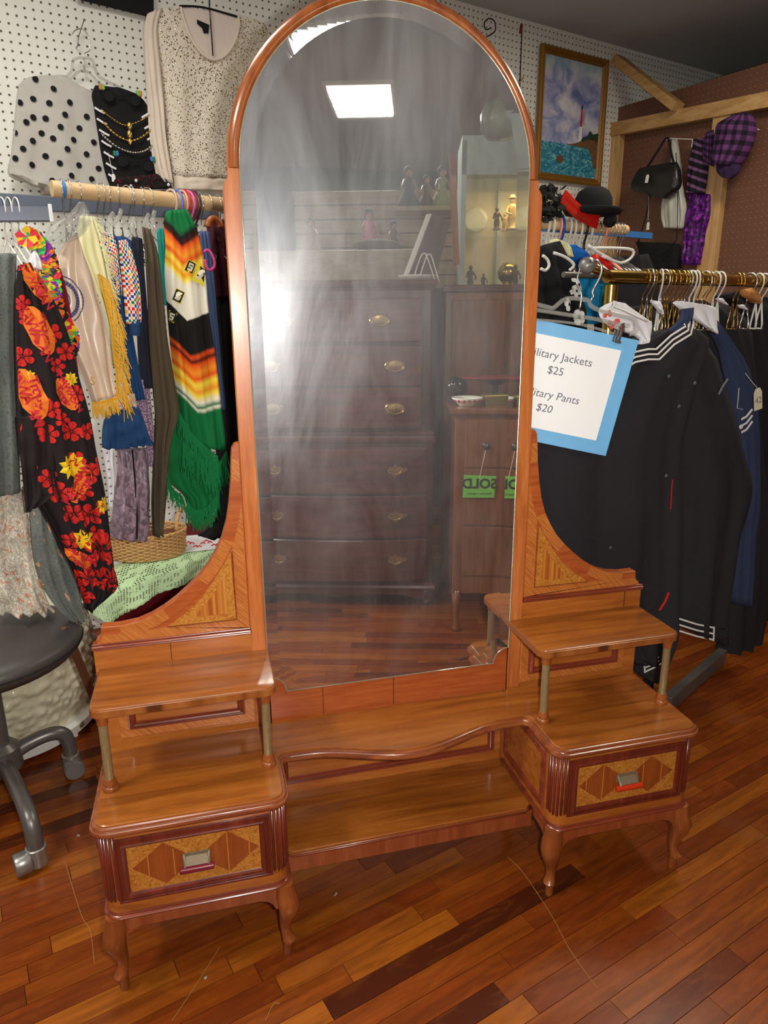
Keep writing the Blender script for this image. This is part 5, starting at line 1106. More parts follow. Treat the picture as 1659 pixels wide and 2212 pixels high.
g, cl = garment('dark_clothes', 'dark garments filling the far rack behind the brass rail', 'clothes', [(1300, 560, 1400, 548), (1290, 620, 1420, 600), (1290, 700, 1430, 680), (1300, 800, 1440, 800), (1310, 1000, 1450, 1000)], FP(1.02), C['coat2'], th=.08, fold=.012, freq=5, seed=65)
g, cl = garment('cream_blouse', 'khaki blouse on the far rack just right of the mirror frame', 'blouse', [(1188, 518, 1200, 516), (1186, 530, 1230, 532), (1190, 550, 1236, 556)], FP(.70), C['cream'], th=.04, fold=.004, seed=66, nv=8)
for i, pts in enumerate([[(1172, 552), (1182, 560), (1186, 574), (1178, 584), (1168, 580)], [(1196, 546), (1222, 556), (1240, 572), (1230, 584)], [(1280, 536), (1330, 536), (1366, 540), (1364, 556), (1340, 568), (1300, 552)], [(1270, 530), (1292, 545), (1320, 560)]]):
    m = MB(); wirepx(m, pts, FP(.60), .0042, 8); o = m.build('hanger', M['whitep'], None, smooth=True); tag(o, ['white plastic hanger loop nearest the mirror frame on the right', 'white tubular hanger arm left of the blue jacket', 'long white plastic hanger arm above the brass rail end', 'white hanger bar crossing the red top'][i], 'hanger', 'empty white hangers on the far rack')
# ================================================================== things on the brown pegboard
def BPf(o=.05): return BROWN.off(o)
hb = empty('handbag', U(1420, 390, BPf(.12)), 'black handbag with short strap hanging from a peg on the brown board', 'handbag')
pb = BPf(.10)
c2 = Cloth([(1383, 364, 1462, 350), (1374, 378, 1468, 366), (1366, 400, 1470, 392), (1370, 412, 1464, 410), (1400, 420, 1442, 430)], pb, th=.07, fold=.002, seed=67, pinch=.3); c2.build('bag_body', plain('black_leather', srgb(30, 26, 24), .35, 0, .5, .2, 60), hb)
m = MB(); wirepx(m, [(1398, 362), (1412, 340), (1426, 318), (1436, 302), (1444, 300), (1450, 330), (1456, 354)], pb.off(.02), .005, 8); m.build('strap', M['black'], hb, smooth=True)
ptag(1398, 386, .009, .018, pb.off(.045), -8, 'white price tag hanging on the black handbag')
g, cl = garment('silver_pouch', 'silver-white gathered pouch hanging below the handbag', 'pouch', [(1454, 300, 1462, 300), (1454, 340, 1466, 340), (1452, 380, 1470, 380), (1440, 410, 1476, 410), (1430, 440, 1482, 440), (1428, 470, 1482, 470), (1436, 492, 1476, 494)], BPf(.04), cloth('silver_satin', srgb(196, 192, 182), .1, .3, .3, .6), th=.06, fold=.006, freq=5, seed=68)
pc = empty('plaid_hat', U(1580, 320, BPf(.1)), 'purple and black plaid cap hanging high on the brown pegboard', 'cap')
def plaid(k, uv, u, v):
    a = k.math('GREATER_THAN', k.math('SINE', k.math('MULTIPLY', u, 30.0)), .1); b = k.math('GREATER_THAN', k.math('SINE', k.math('MULTIPLY', v, 34.0)), .1); t = k.math('MULTIPLY', k.math('ADD', a, b), .5)
    return k.ramp(t, [(0, srgb(104, 58, 110)), (.5, srgb(60, 34, 70)), (1.0, srgb(24, 18, 28))])
pl_m = uvmat('purple_plaid', plaid)
c2 = Cloth([(1596, 248, 1620, 244), (1556, 266, 1630, 268), (1546, 300, 1626, 300), (1542, 330, 1612, 332), (1546, 355, 1594, 360)], BPf(.09), th=.12, fold=.006, seed=69, pinch=.5); c2.build('crown', pl_m, pc)
c2 = Cloth([(1548, 352, 1600, 356), (1548, 370, 1596, 372), (1560, 384, 1580, 386)], BPf(.12), th=.03, fold=.002, seed=70); c2.build('peak', cloth('dark_purple_cloth', srgb(52, 30, 66), .2), pc)
c2 = Cloth([(1524, 290, 1542, 280), (1518, 312, 1544, 320), (1520, 345, 1542, 360)], BPf(.07), th=.03, fold=.002, seed=71); c2.build('ear_flap', pl_m, pc)
def sstripe(k, uv, u, v): return k.ramp(k.math('SINE', k.math('MULTIPLY', k.math('ADD', v, k.math('MULTIPLY', u, .12)), 42.0)), [(.3, srgb(34, 26, 36)), (.6, srgb(120, 84, 122))])
g, cl = garment('striped_scarf', 'purple and black striped knitted scarf hanging left of the purple cap', 'scarf', [(1500, 300, 1516, 300), (1496, 320, 1526, 316), (1490, 350, 1530, 348), (1486, 385, 1528, 385), (1484, 416, 1524, 418)], BPf(.05), uvmat('purple_stripe_knit', sstripe), th=.04, fold=.004, seed=72)
def pseq(k, uv, u, v):
    n = k.noise(k.mapping(k.coord(), (1, 1, 1)), 60, 3); return k.ramp(n, [(.4, srgb(46, 12, 62)), (.6, srgb(110, 30, 140)), (.75, srgb(210, 90, 230))])
g, cl = garment('purple_sequin_bag', 'shiny dark purple sequined garment hanging below the striped scarf', 'dress', [(1486, 416, 1540, 420), (1484, 450, 1540, 460), (1480, 500, 1530, 510), (1480, 540, 1524, 545), (1480, 572, 1520, 572)], BPf(.03), uvmat('purple_sequins', pseq, .25, .5), th=.05, fold=.012, freq=4, seed=73)
g, cl = garment('camisole', 'black camisole with thin straps hanging behind the brass rail', 'top', [(1372, 522, 1468, 526), (1378, 540, 1468, 545), (1380, 580, 1470, 580)], BPf(.03), M['black'], th=.04, fold=.004, seed=74, nv=10)
m = MB(); wirepx(m, [(1378, 524), (1392, 480), (1402, 436), (1404, 422)], BPf(.08), .003, 6); wirepx(m, [(1380, 520), (1400, 540), (1430, 550), (1460, 520)], BPf(.08), .003, 6); wirepx(m, [(1460, 330), (1464, 430), (1462, 520)], BPf(.08), .002, 6); m.build('straps', M['black'], g, smooth=True)
ptag(1400, 488, .008, .018, BPf(.09), 0, 'white price tag above the black camisole', strpts=[(1402, 424), (1401, 450), (1400, 476)])
def whook(pts, lab): 
    m = MB(); wirepx(m, pts, BPf(.06), .0022, 6, sm=0); o = m.build('peg_hook', M['whitep'], None); tag(o, lab, 'hook')
whook([(1434, 304), (1448, 299), (1496, 301), (1494, 318)], 'white wire peg hook above the handbag and pouch'); whook([(1628, 292), (1630, 278), (1640, 280)], 'white wire peg hook right of the purple cap')
# ================================================================== brass rail and jackets
RL = Plane(.65, .306, 18); RZ = 1.272
q0 = U(1320, 600, RL); q0.z = RZ; q1 = q0 + RL.u * 1.15
br_ = empty('garment_rack', (q0.x, q0.y, 0), 'brass garment rack on the right holding the military jackets', 'rack')
MB().tube([q0 - RL.u * .015, q1], .0165, 18).build('rail', M['brass'], br_, smooth=True, auto=40)
ps = q0 + RL.u * .004
MB().tube([ps + Vector((0, 0, -.02)), Vector((ps.x, ps.y, .06))], .0165, 18).build('post', M['brass'], br_, smooth=True, auto=40)
MB().tube([q1, Vector((q1.x, q1.y, .06))], .0165, 18).build('post', M['brass'], br_, smooth=True, auto=40)
MB().lathe([(.018, -.01), (.02, 0), (.019, .012), (.012, .02), (.0, .022)], U(1268, 574, RL.off(.03)), 20, ax=RL.u * -1 + RL.n * 1.2).build('round_end_cap', M['cast'], br_, smooth=True, auto=40)
MB().tube([U(1276, 576, RL.off(.03)), q0], .011, 14).build('joint', M['brass'], br_, smooth=True)
MB().beam(U(1440, 1520, HZ(.03)), U(1560, 1415, HZ(.03)), .05, .03, (0, 0, 1)).build('foot_bar', M['greymetal'], br_, bevel=.003)
bb = U(1400, 1480, HZ(.03)); MB().box(bb.x - .012, bb.x + .012, bb.y - .012, bb.y + .012, 0, .5).build('lower_post', M['black'], br_)
MB().tube([q0 + RL.n * -.16 + Vector((0, 0, .012)), q1 + RL.n * -.16 + Vector((0, 0, .012))], .008, 10).build('rear_rail', M['greymetal'], br_, smooth=True, auto=40)
def on_rail(px_): q = U(px_, 600, RL); return Vector((q.x, q.y, RZ))
az = math.radians(18)
hbz = hanger_mesh(M['brass'], .0017, .021, .06, .012); place_hangers(hbz, [(on_rail(x), rr.uniform(-.6, .1)) for x in (1392, 1412, 1440, 1446, 1459, 1470, 1478, 1512, 1530, 1590, 1600)], az, 'thin gold-toned wire hanger from the left on the brass rail', 'gold wire hangers on the brass rail')
hwh = hanger_mesh(M['whitep'], .0024, .0215, .06, .012); place_hangers(hwh, [(on_rail(x), rr.uniform(-.7, -.2)) for x in (1428, 1494, 1504, 1546, 1556, 1640, 1652)], az, 'white coated hanger from the left on the brass rail', 'white hangers on the brass rail')
hch = hanger_mesh(M['chrome'], .0022, .0215, .06, .012); place_hangers(hch, [(on_rail(x), rr.uniform(-.5, .2)) for x in (1402, 1432, 1484, 1522, 1620)], az, 'silver wire hanger from the left on the brass rail', 'silver hangers on the brass rail')
JP = lambda d: Plane(.9, .30 - d, 4)
def jacket(name, label, rows, pl, mat, cat='jacket', **kw): return garment(name, label, cat, rows, pl, mat, **kw)
g, cl = jacket('black_jacket', 'black jacket furthest right on the brass rail by the photo edge', [(1545, 640, 1600, 628), (1570, 680, 1700, 660), (1590, 760, 1740, 760), (1600, 900, 1750, 900), (1600, 1050, 1740, 1050), (1580, 1200, 1730, 1200), (1560, 1330, 1720, 1330), (1560, 1418, 1670, 1410)], Plane(.9, .62, 14), C['coat2'], th=.09, fold=.012, seed=81)
g, cl = jacket('black_jacket', 'black jacket with small gold cuff buttons behind the blue jacket', [(1500, 660, 1560, 655), (1520, 720, 1620, 700), (1560, 820, 1630, 820), (1580, 950, 1640, 950), (1590, 1080, 1648, 1080), (1570, 1200, 1650, 1220), (1560, 1300, 1648, 1330), (1555, 1420, 1630, 1420)], Plane(.9, .51, 12), C['coat'], th=.08, fold=.010, seed=82)
m = MB()
for x, y in ((1617, 1247), (1615, 1270)): m.ball(U(x, y, Plane(.9, .46, 12)), .004, 10)
m.build('gold_buttons', M['goldjewel'], g, smooth=True)['kind'] = 'stuff'
g, cl = jacket('blue_jacket', 'dull blue wool jacket edge between two black military jackets', [(1520, 700, 1548, 690), (1550, 745, 1580, 740), (1565, 800, 1610, 790), (1580, 880, 1628, 880), (1590, 980, 1636, 980), (1590, 1080, 1634, 1080), (1580, 1160, 1626, 1160), (1578, 1240, 1620, 1240), (1578, 1300, 1612, 1304)], Plane(.9, .42, 8), C['blue'], th=.06, fold=.006, seed=83)
g, cl = jacket('black_jacket', 'dark jacket with rounded shoulders just right of the brass post', [(1340, 664, 1430, 656), (1330, 720, 1500, 700), (1330, 800, 1510, 800), (1330, 900, 1510, 900), (1330, 1000, 1510, 1000)], Plane(.9, .80, 12), C['coat'], th=.05, fold=.008, seed=87)
g, cl = jacket('black_jacket', 'dark jacket packed mid-rail behind the large white shoulder cover', [(1430, 652, 1520, 648), (1430, 700, 1580, 690), (1440, 780, 1600, 780), (1450, 900, 1600, 900), (1450, 1000, 1600, 1000)], Plane(.9, .64, 12), C['coat2'], th=.05, fold=.008, seed=88)
# rank patch
m = MB(); pp = Plane(.9, .38, 8)
for k_ in range(3): ribbon(m, [(1600 + 1, 906 + k_ * 14), (1612, 900 + k_ * 14), (1625, 884 + k_ * 13)], .006, pp)
m.ball(U(1601, 922, pp), .007, 8, sc=(1, .2, 1)); ribbon(m, [(1596, 838), (1592, 882), (1604, 884)], .0012, pp)
m.build('rank_chevrons', M['white'], g)
# big sailor jackets
S1 = Plane(.9, .32, 4)
g, cl = jacket('sailor_jacket', 'navy-black sailor jacket with long sleeve and three white cuff stripes', [(1440, 740, 1500, 735), (1425, 780, 1540, 760), (1432, 850, 1560, 830), (1450, 930, 1590, 920), (1460, 1000, 1608, 1000), (1466, 1050, 1618, 1046), (1472, 1100, 1606, 1110), (1472, 1160, 1592, 1160), (1468, 1240, 1580, 1240), (1464, 1310, 1572, 1320), (1464, 1352, 1568, 1388)], S1, C['coat'], th=.09, fold=.008, freq=2, seed=84)
def cuff(m, x0, y0, x1, y1, hgt, pl, n_=3):
    for k_ in range(n_):
        o_ = hgt * k_ / (n_ - 1); ribbon(m, [(x0, y0 + o_), ((x0 + x1) / 2, (y0 + y1) / 2 + o_ + 2), (x1, y1 + o_)], .0046, pl)
    ribbon(m, [(x1, y1 - 2), (x1 - 1, y1 + hgt + 2)], .0046, pl)
m = MB(); cuff(m, 1466, 1336, 1542, 1356, 26, S1.off(.052)); m.build('white_cuff_stripes', M['white'], g)
m = MB()
for x, y in ((1562, 1357), (1556, 1378)): m.lathe([(.005, 0), (.006, .002), (.004, .004)], U(x, y, S1.off(.046)), 12, ax=S1.n)
m.build('cuff_buttons', M['blackgloss'], g, smooth=True)['kind'] = 'stuff'
m = MB(); ribbon(m, [(1552, 852), (1560, 836), (1572, 818)], .005, S1.off(.045)); m.build('sleeve_lettering_patch', plain('grey_thread', srgb(130, 130, 128), .8), g)
S2 = Plane(.9, .215, 2)
g, cl = jacket('sailor_jacket', 'navy-black sailor jacket behind the sign with white-striped square collar', [(1400, 720, 1490, 706), (1290, 760, 1530, 735), (1180, 820, 1500, 830), (1110, 900, 1480, 920), (1080, 980, 1474, 1000), (1070, 1060, 1476, 1080), (1075, 1150, 1474, 1150), (1090, 1240, 1470, 1240), (1130, 1300, 1464, 1310), (1250, 1370, 1452, 1370), (1330, 1420, 1430, 1420)], S2, C['coat'], th=.10, fold=.010, freq=3.3, seed=85, nv=40, nu=60)
m = MB()
for o_ in (0, 11, 22):
    ribbon(m, [(1340, 786 - o_ * .9 + 16), (1372, 770 - o_ + 12), (1400, 762 - o_ + 14), (1424 - o_ * .3, 776 - o_), (1456 - o_ * .3, 744 - o_ * .9), (1492 - o_ * .5, 722 - o_ * .8), (1497 - o_ * .9, 700)], .0042, S2.off(.062))
m.build('white_collar_stripes', M['white'], g)
m = MB(); ribbon(m, [(1452, 1036), (1450, 1060), (1448, 1100)], .0018, S2.off(.052)); ribbon(m, [(1444, 1280), (1436, 1300), (1424, 1318)], .006, S2.off(.052)); m.build('red_piping', redp, g)
m = MB()
for x, y in ((1444, 813), (1500, 828), (1466, 878), (1438, 1028), (1318, 1183)): m.lathe([(.004, 0), (.005, .002), (.003, .004)], U(x, y, S2.off(.05)), 12, ax=S2.n)
m.build('snap_buttons', plain('dark_button', srgb(80, 84, 90), .4), g, smooth=True)['kind'] = 'stuff'
c2 = Cloth([(1370, 1380, 1436, 1376), (1372, 1420, 1434, 1420), (1372, 1450, 1430, 1462), (1386, 1462, 1416, 1468)], S2.off(-.02), th=.06, fold=.004, seed=86); c2.build('lower_cuff', C['coat'], g)
m = MB()
for k_ in range(3): ribbon(m, [(1391, 1434 + k_ * 9), (1412, 1426 + k_ * 8), (1430, 1414 + k_ * 9)], .004, S2.off(.03))
ribbon(m, [(1391, 1433), (1393, 1453)], .004, S2.off(.03)); m.build('lower_cuff_stripes', M['white'], g)
c2 = Cloth([(1470, 668, 1500, 664), (1468, 690, 1494, 690), (1444, 712, 1462, 724)], S2.off(.02), th=.012, fold=.002); c2.build('blue_collar_flap', C['blue'], g)
# white collars / shoulder covers
for i, rows in enumerate([[(1326, 650, 1352, 656), (1296, 668, 1400, 690), (1310, 700, 1410, 700), (1380, 730, 1402, 738), (1380, 744, 1392, 742)], [(1460, 650, 1474, 650), (1456, 656, 1545, 664), (1476, 672, 1549, 690), (1500, 690, 1550, 712), (1530, 708, 1549, 722)], [(1404, 648, 1428, 652), (1410, 656, 1432, 668), (1424, 672, 1430, 680)], [(1546, 644, 1560, 644), (1552, 650, 1572, 660)], [(1594, 658, 1606, 658), (1598, 664, 1614, 670)]]):
    g, cl = garment('white_collar', ['white shoulder cover with red print behind the sign clips', 'large white shoulder cover on the second rack jacket', 'small white collar just right of the sign hanger', 'small white collar tip midway along the brass rail', 'white collar tip at the right of the brass rail'][i], 'collar', rows, Plane(.9, [.20, .26, .28, .36, .40][i], 6), C['white'], 'white collars on the rack', th=.012, fold=.003, nv=14)
    if i == 0:
        m = MB(); rb = random.Random(3)
        for _ in range(9): m.ball(cl.surf(rb.uniform(.02, .25), rb.uniform(.25, .6), .001), .006, 6, sc=(1, .2, 1))
        m.build('red_print', plain('coral_print', srgb(226, 90, 76), .7), g)
g, cl = garment('orange_cloth', 'orange-brown cloth edge over the rail at far right', 'cloth', [(1600, 626, 1622, 622), (1606, 640, 1640, 638), (1630, 652, 1636, 656)], Plane(.9, .40, 12), cloth('tan_orange_cloth', srgb(190, 130, 70), .1), th=.03, fold=.003, nv=8)
# big price tag on right
o, (c0, X_, Y_) = ptag(1637, 862, .015, .031, Plane(.9, .30, 8), 12, 'cream paper price tag reading 42 at the right edge', name='paper_tag', mat=plain('cream_card', srgb(232, 224, 196), .7), strpts=[(1636, 838), (1622, 822), (1610, 806)])
text_mesh('42', .026, lambda x, y: c0 + X_ * x + Y_ * (y - .012) + Plane(.9, .30, 8).n * .0018, 'handwritten_number', plain('pencil', srgb(120, 116, 110), .8), o, 'CENTER')
# ================================================================== the price sign
SG = Plane(.60, .09, -13)
TRc, BRc = U(1376, 735, SG), U(1305, 983, SG)
Yd = (TRc - BRc).normalized(); TLd = (U(1165, 697, SG) - TRc).normalized(); Xd = -(TLd - Yd * TLd.dot(Yd)).normalized(); 
Hs = .279; sc_s = (TRc - BRc).length; Ws = sc_s * 1.27
sg = empty('price_sign', TRc, 'white and blue price sign for military jackets clipped to a clear hanger', 'sign')
def sp(x, y, o_=0): # x from right edge leftwards negative, y from bottom
    b = .010 * math.sin((x / Ws + .5) * PI) ; return BRc + Xd * x + Yd * y + SG.n * (o_ + b)
def sheet(name, x0, x1, y0, y1, o_, mat, th=.0008):
    m = MB(); n_ = 10; m.loft([[sp(x0 + (x1 - x0) * i / n_, y0, o_), sp(x0 + (x1 - x0) * i / n_, y1, o_), sp(x0 + (x1 - x0) * i / n_, y1, o_ + th), sp(x0 + (x1 - x0) * i / n_, y0, o_ + th)] for i in range(n_ + 1)]); return m.build(name, mat, sg, smooth=True, auto=30)
sheet('blue_card', -Ws, 0, 0, sc_s, 0, plain('sky_blue_card', srgb(116, 186, 236), .5)); mg = sc_s * .115; sheet('white_paper', -Ws + mg, -mg * 1.05, mg, sc_s - mg * .95, .001, plain('white_paper', srgb(254, 254, 255), .45, 0, .5, 0.0))
tx = plain('grey_print_ink', srgb(110, 112, 124), .6)
xr = -mg - .27 * sc_s * 1.0
for t, xx, yy, sz in (('Military Jackets', 1275, 792, .094), ('$25', 1215, 812, .092), ('Military Pants', 1247, 873, .094), ('$20', 1190, 892, .092)):
    q_ = U(xx, yy, SG) - BRc; xx, yy = q_.dot(Xd), q_.dot(Yd)
    text_mesh(t, sz * sc_s, lambda x, y, xx=xx, yy=yy: sp(xx + x, yy + y, .0026), 'sign_lettering', tx, sg, 'RIGHT', 1.0, 0.12 if 'Pants' in t or '20' in t else 0)
hs = empty('clip_hanger', U(1270, 660, SG), 'clear clip hanger with metal clips holding the price sign', 'hanger'); S3 = SG.off(.012)
m = MB(); wirepx(m, [(1150, 655), (1190, 665), (1200, 662), (1224, 645), (1268, 648), (1276, 660), (1300, 672), (1366, 688), (1374, 700), (1374, 716), (1360, 722)], S3, .0050, 8); wirepx(m, [(1150, 668), (1240, 682), (1290, 690), (1340, 702), (1360, 704)], S3, .0045, 8); wirepx(m, [(1150, 690), (1200, 694), (1260, 702), (1330, 722)], S3, .003, 8); m.build('clear_bar', M['clear'], hs, smooth=True)
m = MB(); wirepx(m, [(1252, 670), (1256, 640), (1252, 624), (1246, 612), (1250, 590), (1254, 578)], S3, .0020, 8); wirepx(m, [(1276, 650), (1282, 640), (1280, 630), (1290, 612), (1299, 590), (1298, 572), (1288, 562), (1278, 566)], S3, .0030, 8); m.build('metal_hook', M['chrome'], hs, smooth=True)
m = MB(); wirepx(m, [(1325, 650), (1326, 660), (1316, 668), (1300, 672)], S3.off(-.01), .002, 6); wirepx(m, [(1327, 650), (1328, 662), (1344, 668), (1400, 694)], S3.off(-.01), .002, 6); m.build('white_wire', M['whitep'], hs, smooth=True)
cpx = MB()
for dx_ in (-7, 0, 7): cpx.beam(U(1337 + dx_, 712, S3.off(.006)), U(1330 + dx_, 738, S3.off(.006)), .0035, .006, S3.u)
cpx.beam(U(1328, 738, S3.off(.004)), U(1340, 740, S3.off(.004)), .005, .010, Vector((0, 0, 1))); cpx.build('metal_clip', M['chrome'], hs)
m = MB(); P = [U(1346 + 5 * math.sin(i * 1.4), 698 + i * .9, S3.off(.012)) for i in range(22)]; m.tube(P, .0012, 5); m.build('clip_spring', M['chrome'], hs)
# ================================================================== behind the camera, seen in the mirror
def UM(px, py, pl): return U(px, py, pl, True)
bpy.context.view_layer.update()
def turn(o, x, y, deg=17):
    # furniture behind the camera stands square to the back wall: turn a finished thing about its front corner
    o.matrix_world = Matrix.Translation((x, y, 0)) @ Matrix.Rotation(math.radians(deg), 4, 'Z') @ Matrix.Translation((-x, -y, 0)) @ o.matrix_world; return o
QU, QN = Vector((math.cos(.2967), math.sin(.2967), 0)), Vector((-math.sin(.2967), math.cos(.2967), 0))
dm_ = wood('dark_mahogany', srgb(64, 26, 20), srgb(92, 42, 32), srgb(112, 56, 44), 'x', .22, 1.0, .6, .2)
dmz = wood('dark_mahogany_upright', srgb(58, 24, 18), srgb(80, 38, 28), srgb(98, 50, 38), 'z', .25, 1.0, .5, .2)
cyf = -1.125; cx0, cx1 = -.276, .460
ch = empty('chest_of_drawers', ((cx0 + cx1) / 2, cyf - .22, 0), 'tall dark mahogany chest of drawers reflected in the mirror', 'chest')
MB().box(cx0 + .015, cx1 - .015, cyf - .46, cyf - .012, .765, 1.27).build('upper_case', dmz, ch, bevel=.003)
MB().box(cx0, cx1, cyf - .47, cyf - .006, .17, .75).build('lower_case', dmz, ch, bevel=.003)
def rct(a, b, c, d): return [(a, c), (b, c), (b, d), (a, d)]
MB().slab(rct(cx0 + .005, cx1 - .005, cyf - .47, cyf - .004), [(1.262, .012), (1.268, .006), (1.276, .004), (1.28, -.006), (1.288, -.012), (1.298, -.014), (1.302, -.010)]).build('top_molding', dm_, ch)
MB().slab(rct(cx0, cx1, cyf - .47, cyf - .004), [(.722, .004), (.728, -.004), (.738, -.006), (.744, .0), (.752, .002), (.758, -.004), (.768, .004), (.772, .012)]).build('waist_molding', dm_, ch)
MB().slab(rct(cx0, cx1, cyf - .47, cyf - .004), [(.138, .01), (.142, -.006), (.152, -.012), (.162, -.008), (.172, .002), (.180, .004)]).build('base_molding', dm_, ch)
def bow(x, amt): t = (x - (cx0 + cx1) / 2) / ((cx1 - cx0) / 2); return cyf + amt * (1 - t * t)
brs = plain('antique_brass', srgb(168, 142, 96), .3, .8)
for i, (z0, z1) in enumerate(((1.090, 1.240), (.934, 1.080), (.780, .928), (.536, .706), (.362, .528), (.186, .354))):
    x0, x1 = (cx0 + .05, cx1 - .05) if i < 3 else (cx0 + .025, cx1 - .025); amt = .012 if i < 3 else .034; n_ = 16
    m = MB(); m.loft([[Vector((x, cyf - .03, z0)), Vector((x, bow(x, amt) - .003, z0)), Vector((x, bow(x, amt), z0 + .004)), Vector((x, bow(x, amt), z1 - .004)), Vector((x, bow(x, amt) - .003, z1)), Vector((x, cyf - .03, z1))] for x in [x0 + (x1 - x0) * j / n_ for j in range(n_ + 1)]])
    dd_ = m.build('drawer', dm_, ch, smooth=True, auto=25)
    for hxp in ((.264, -.080) if i == 0 else (.317, -.133)):
        zc = (z0 + z1) / 2 + (.006 if i > 2 else 0); y_ = bow(hxp, amt)
        if i < 3:
            m = MB(); m.lathe([(.036, 0), (.038, .001), (.034, .004), (.031, .002), (.022, .0025), (.018, .004), (.006, .004), (.005, .009), (.0, .010)], (hxp, y_, zc), 28, ax=(0, 1, 0)); 
            for v_ in m.v: v_.z = zc + (v_.z - zc) * .62
            pl_ = m.build('oval_pull', brs, dd_, smooth=True, auto=40); m = MB(); m.tube([(hxp + .030 * math.cos(a), y_ + .010, zc + .018 * math.sin(a)) for a in [PI + PI * j / 16 for j in range(17)]], .002, 6)
            for v_ in m.v: pass
            m.build('bail', brs, dd_, smooth=True)
        else:
            sh_ = [(-.048, .004), (-.040, .012), (-.030, .006), (-.018, .014), (-.008, .012), (0, .024), (.008, .012), (.018, .014), (.030, .006), (.040, .012), (.048, .004), (.040, -.004), (.030, -.010), (.012, -.018), (0, -.028), (-.012, -.018), (-.030, -.010), (-.040, -.004)]
            MB().prism([(hxp + a, y_, zc + b) for a, b in sh_], (0, .0025, 0)).build('batwing_pull', brs, dd_); m = MB(); m.tube([(hxp + .026 * math.cos(a), y_ + .014, zc + .004 + .016 * math.sin(a)) for a in [PI + PI * j / 16 for j in range(17)]], .0026, 6); m.build('bail', brs, dd_, smooth=True)
ap = [(cx0, .142)] + [(cx0, .098), (cx0 + .05, .102), (cx0 + .12, .12), (cx0 + .22, .124), ((cx0 + cx1) / 2, .108), (cx1 - .22, .124), (cx1 - .12, .12), (cx1 - .05, .102), (cx1, .098), (cx1, .142)]
MB().prism([(a, cyf - .02, z) for a, z in ap], (0, .018, 0)).build('scalloped_apron', dm_, ch)
for lx, ly in ((cx0 + .03, cyf - .03), (cx1 - .03, cyf - .03), (cx0 + .03, cyf - .44), (cx1 - .03, cyf - .44)):
    s_x = -1 if lx < 0 else 1; MB().tube([(lx, ly, .14), (lx + s_x * .010, ly + .01, .125), (lx + s_x * .006, ly + .006, .108), (lx, ly, .096), (lx + s_x * .008, ly + .008, .086), (lx + s_x * .008, ly + .008, .0776)], [.032, .030, .020, .017, .024, .022], 12).build('leg', dmz, ch, smooth=True)
turn(ch, .460, -1.125)
vc_ = Vector((CAM.x, -CAM.y, CAM.z)); KS = Matrix.Translation(vc_) @ Matrix.Scale(1.07, 4) @ Matrix.Translation(-vc_); ch.matrix_world = KS @ ch.matrix_world
# second wooden cabinet
mw = wood('oak_brown_gloss', srgb(104, 60, 36), srgb(140, 86, 54), srgb(160, 104, 70), 'z', .22, 1.0, .6, .2)
c2y = -1.03
cb = empty('low_cabinet', (.78, c2y - .2, 0), 'brown wooden cabinet with round knobs and sold tags, reflected right of the chest', 'cabinet')
MB().slab(rct(.487, 1.10, c2y - .42, c2y + .02), [(.838, .012), (.842, .004), (.848, .0), (.860, .0), (.864, .003)]).build('cabinet_top', mw, cb)
MB().box(.508, 1.08, c2y - .40, c2y, .16, .838).build('carcass', mw, cb, bevel=.003)
for i, (z0, z1) in enumerate(((.652, .825), (.434, .644), (.236, .426))):
    d_ = MB().box(.545, 1.045, c2y, c2y + .006, z0, z1).build('drawer', mw, cb, bevel=.002)
    if i == 0:
        for xk in (.618, .775): MB().lathe([(.005, 0), (.005, .008), (.014, .014), (.015, .02), (.01, .026), (0, .028)], (xk, c2y + .006, .733), 16, ax=(0, 1, 0)).build('knob', plain('dark_knob', srgb(60, 44, 40), .25), d_, smooth=True)
for lx in (.526, 1.062):
    for ly in (c2y - .018, c2y - .38): MB().tube([(lx, ly, .17), (lx, ly, .10), (lx, ly, .04), (lx, ly, .012), (lx, ly, 0)], [.02, .014, .010, .018, .016], 12).build('leg', mw, cb, smooth=True)
sold = plain('fluorescent_green_card', srgb(128, 214, 84), .5); ink = plain('black_ink', srgb(30, 34, 30), .6)
for xk, xc, zc_, lab in ((.618, .599, .585, 'fluorescent green sold tag hanging from the cabinet knob in the mirror'),):
    o = MB().prism([(xc - .060, c2y + .012, zc_ - .044), (xc + .054, c2y + .012, zc_ - .044), (xc + .060, c2y + .012, zc_ + .036), (xc - .056, c2y + .012, zc_ + .040)], (0, .001, 0)).build('sold_tag', sold, None); tag(o, lab, 'tag')
    text_mesh('SOLD', .050, lambda x, y, xc=xc, zc_=zc_: Vector((xc - x, c2y + .0145, zc_ - .008 + y)), 'tag_lettering', ink, o, 'CENTER', 1.0, 0, .0014)
    text_mesh('Bateman Logistics', .0125, lambda x, y, xc=xc, zc_=zc_: Vector((xc - x, c2y + .0145, zc_ - .032 + y)), 'tag_lettering', ink, o, 'CENTER')
    MB().tube([(xc, c2y + .013, zc_ + .03), (xk, c2y + .025, .728)], .0009, 5).build('string', M['white'], o); turn(o, .515, -1.031)
turn(cb, .515, -1.031)
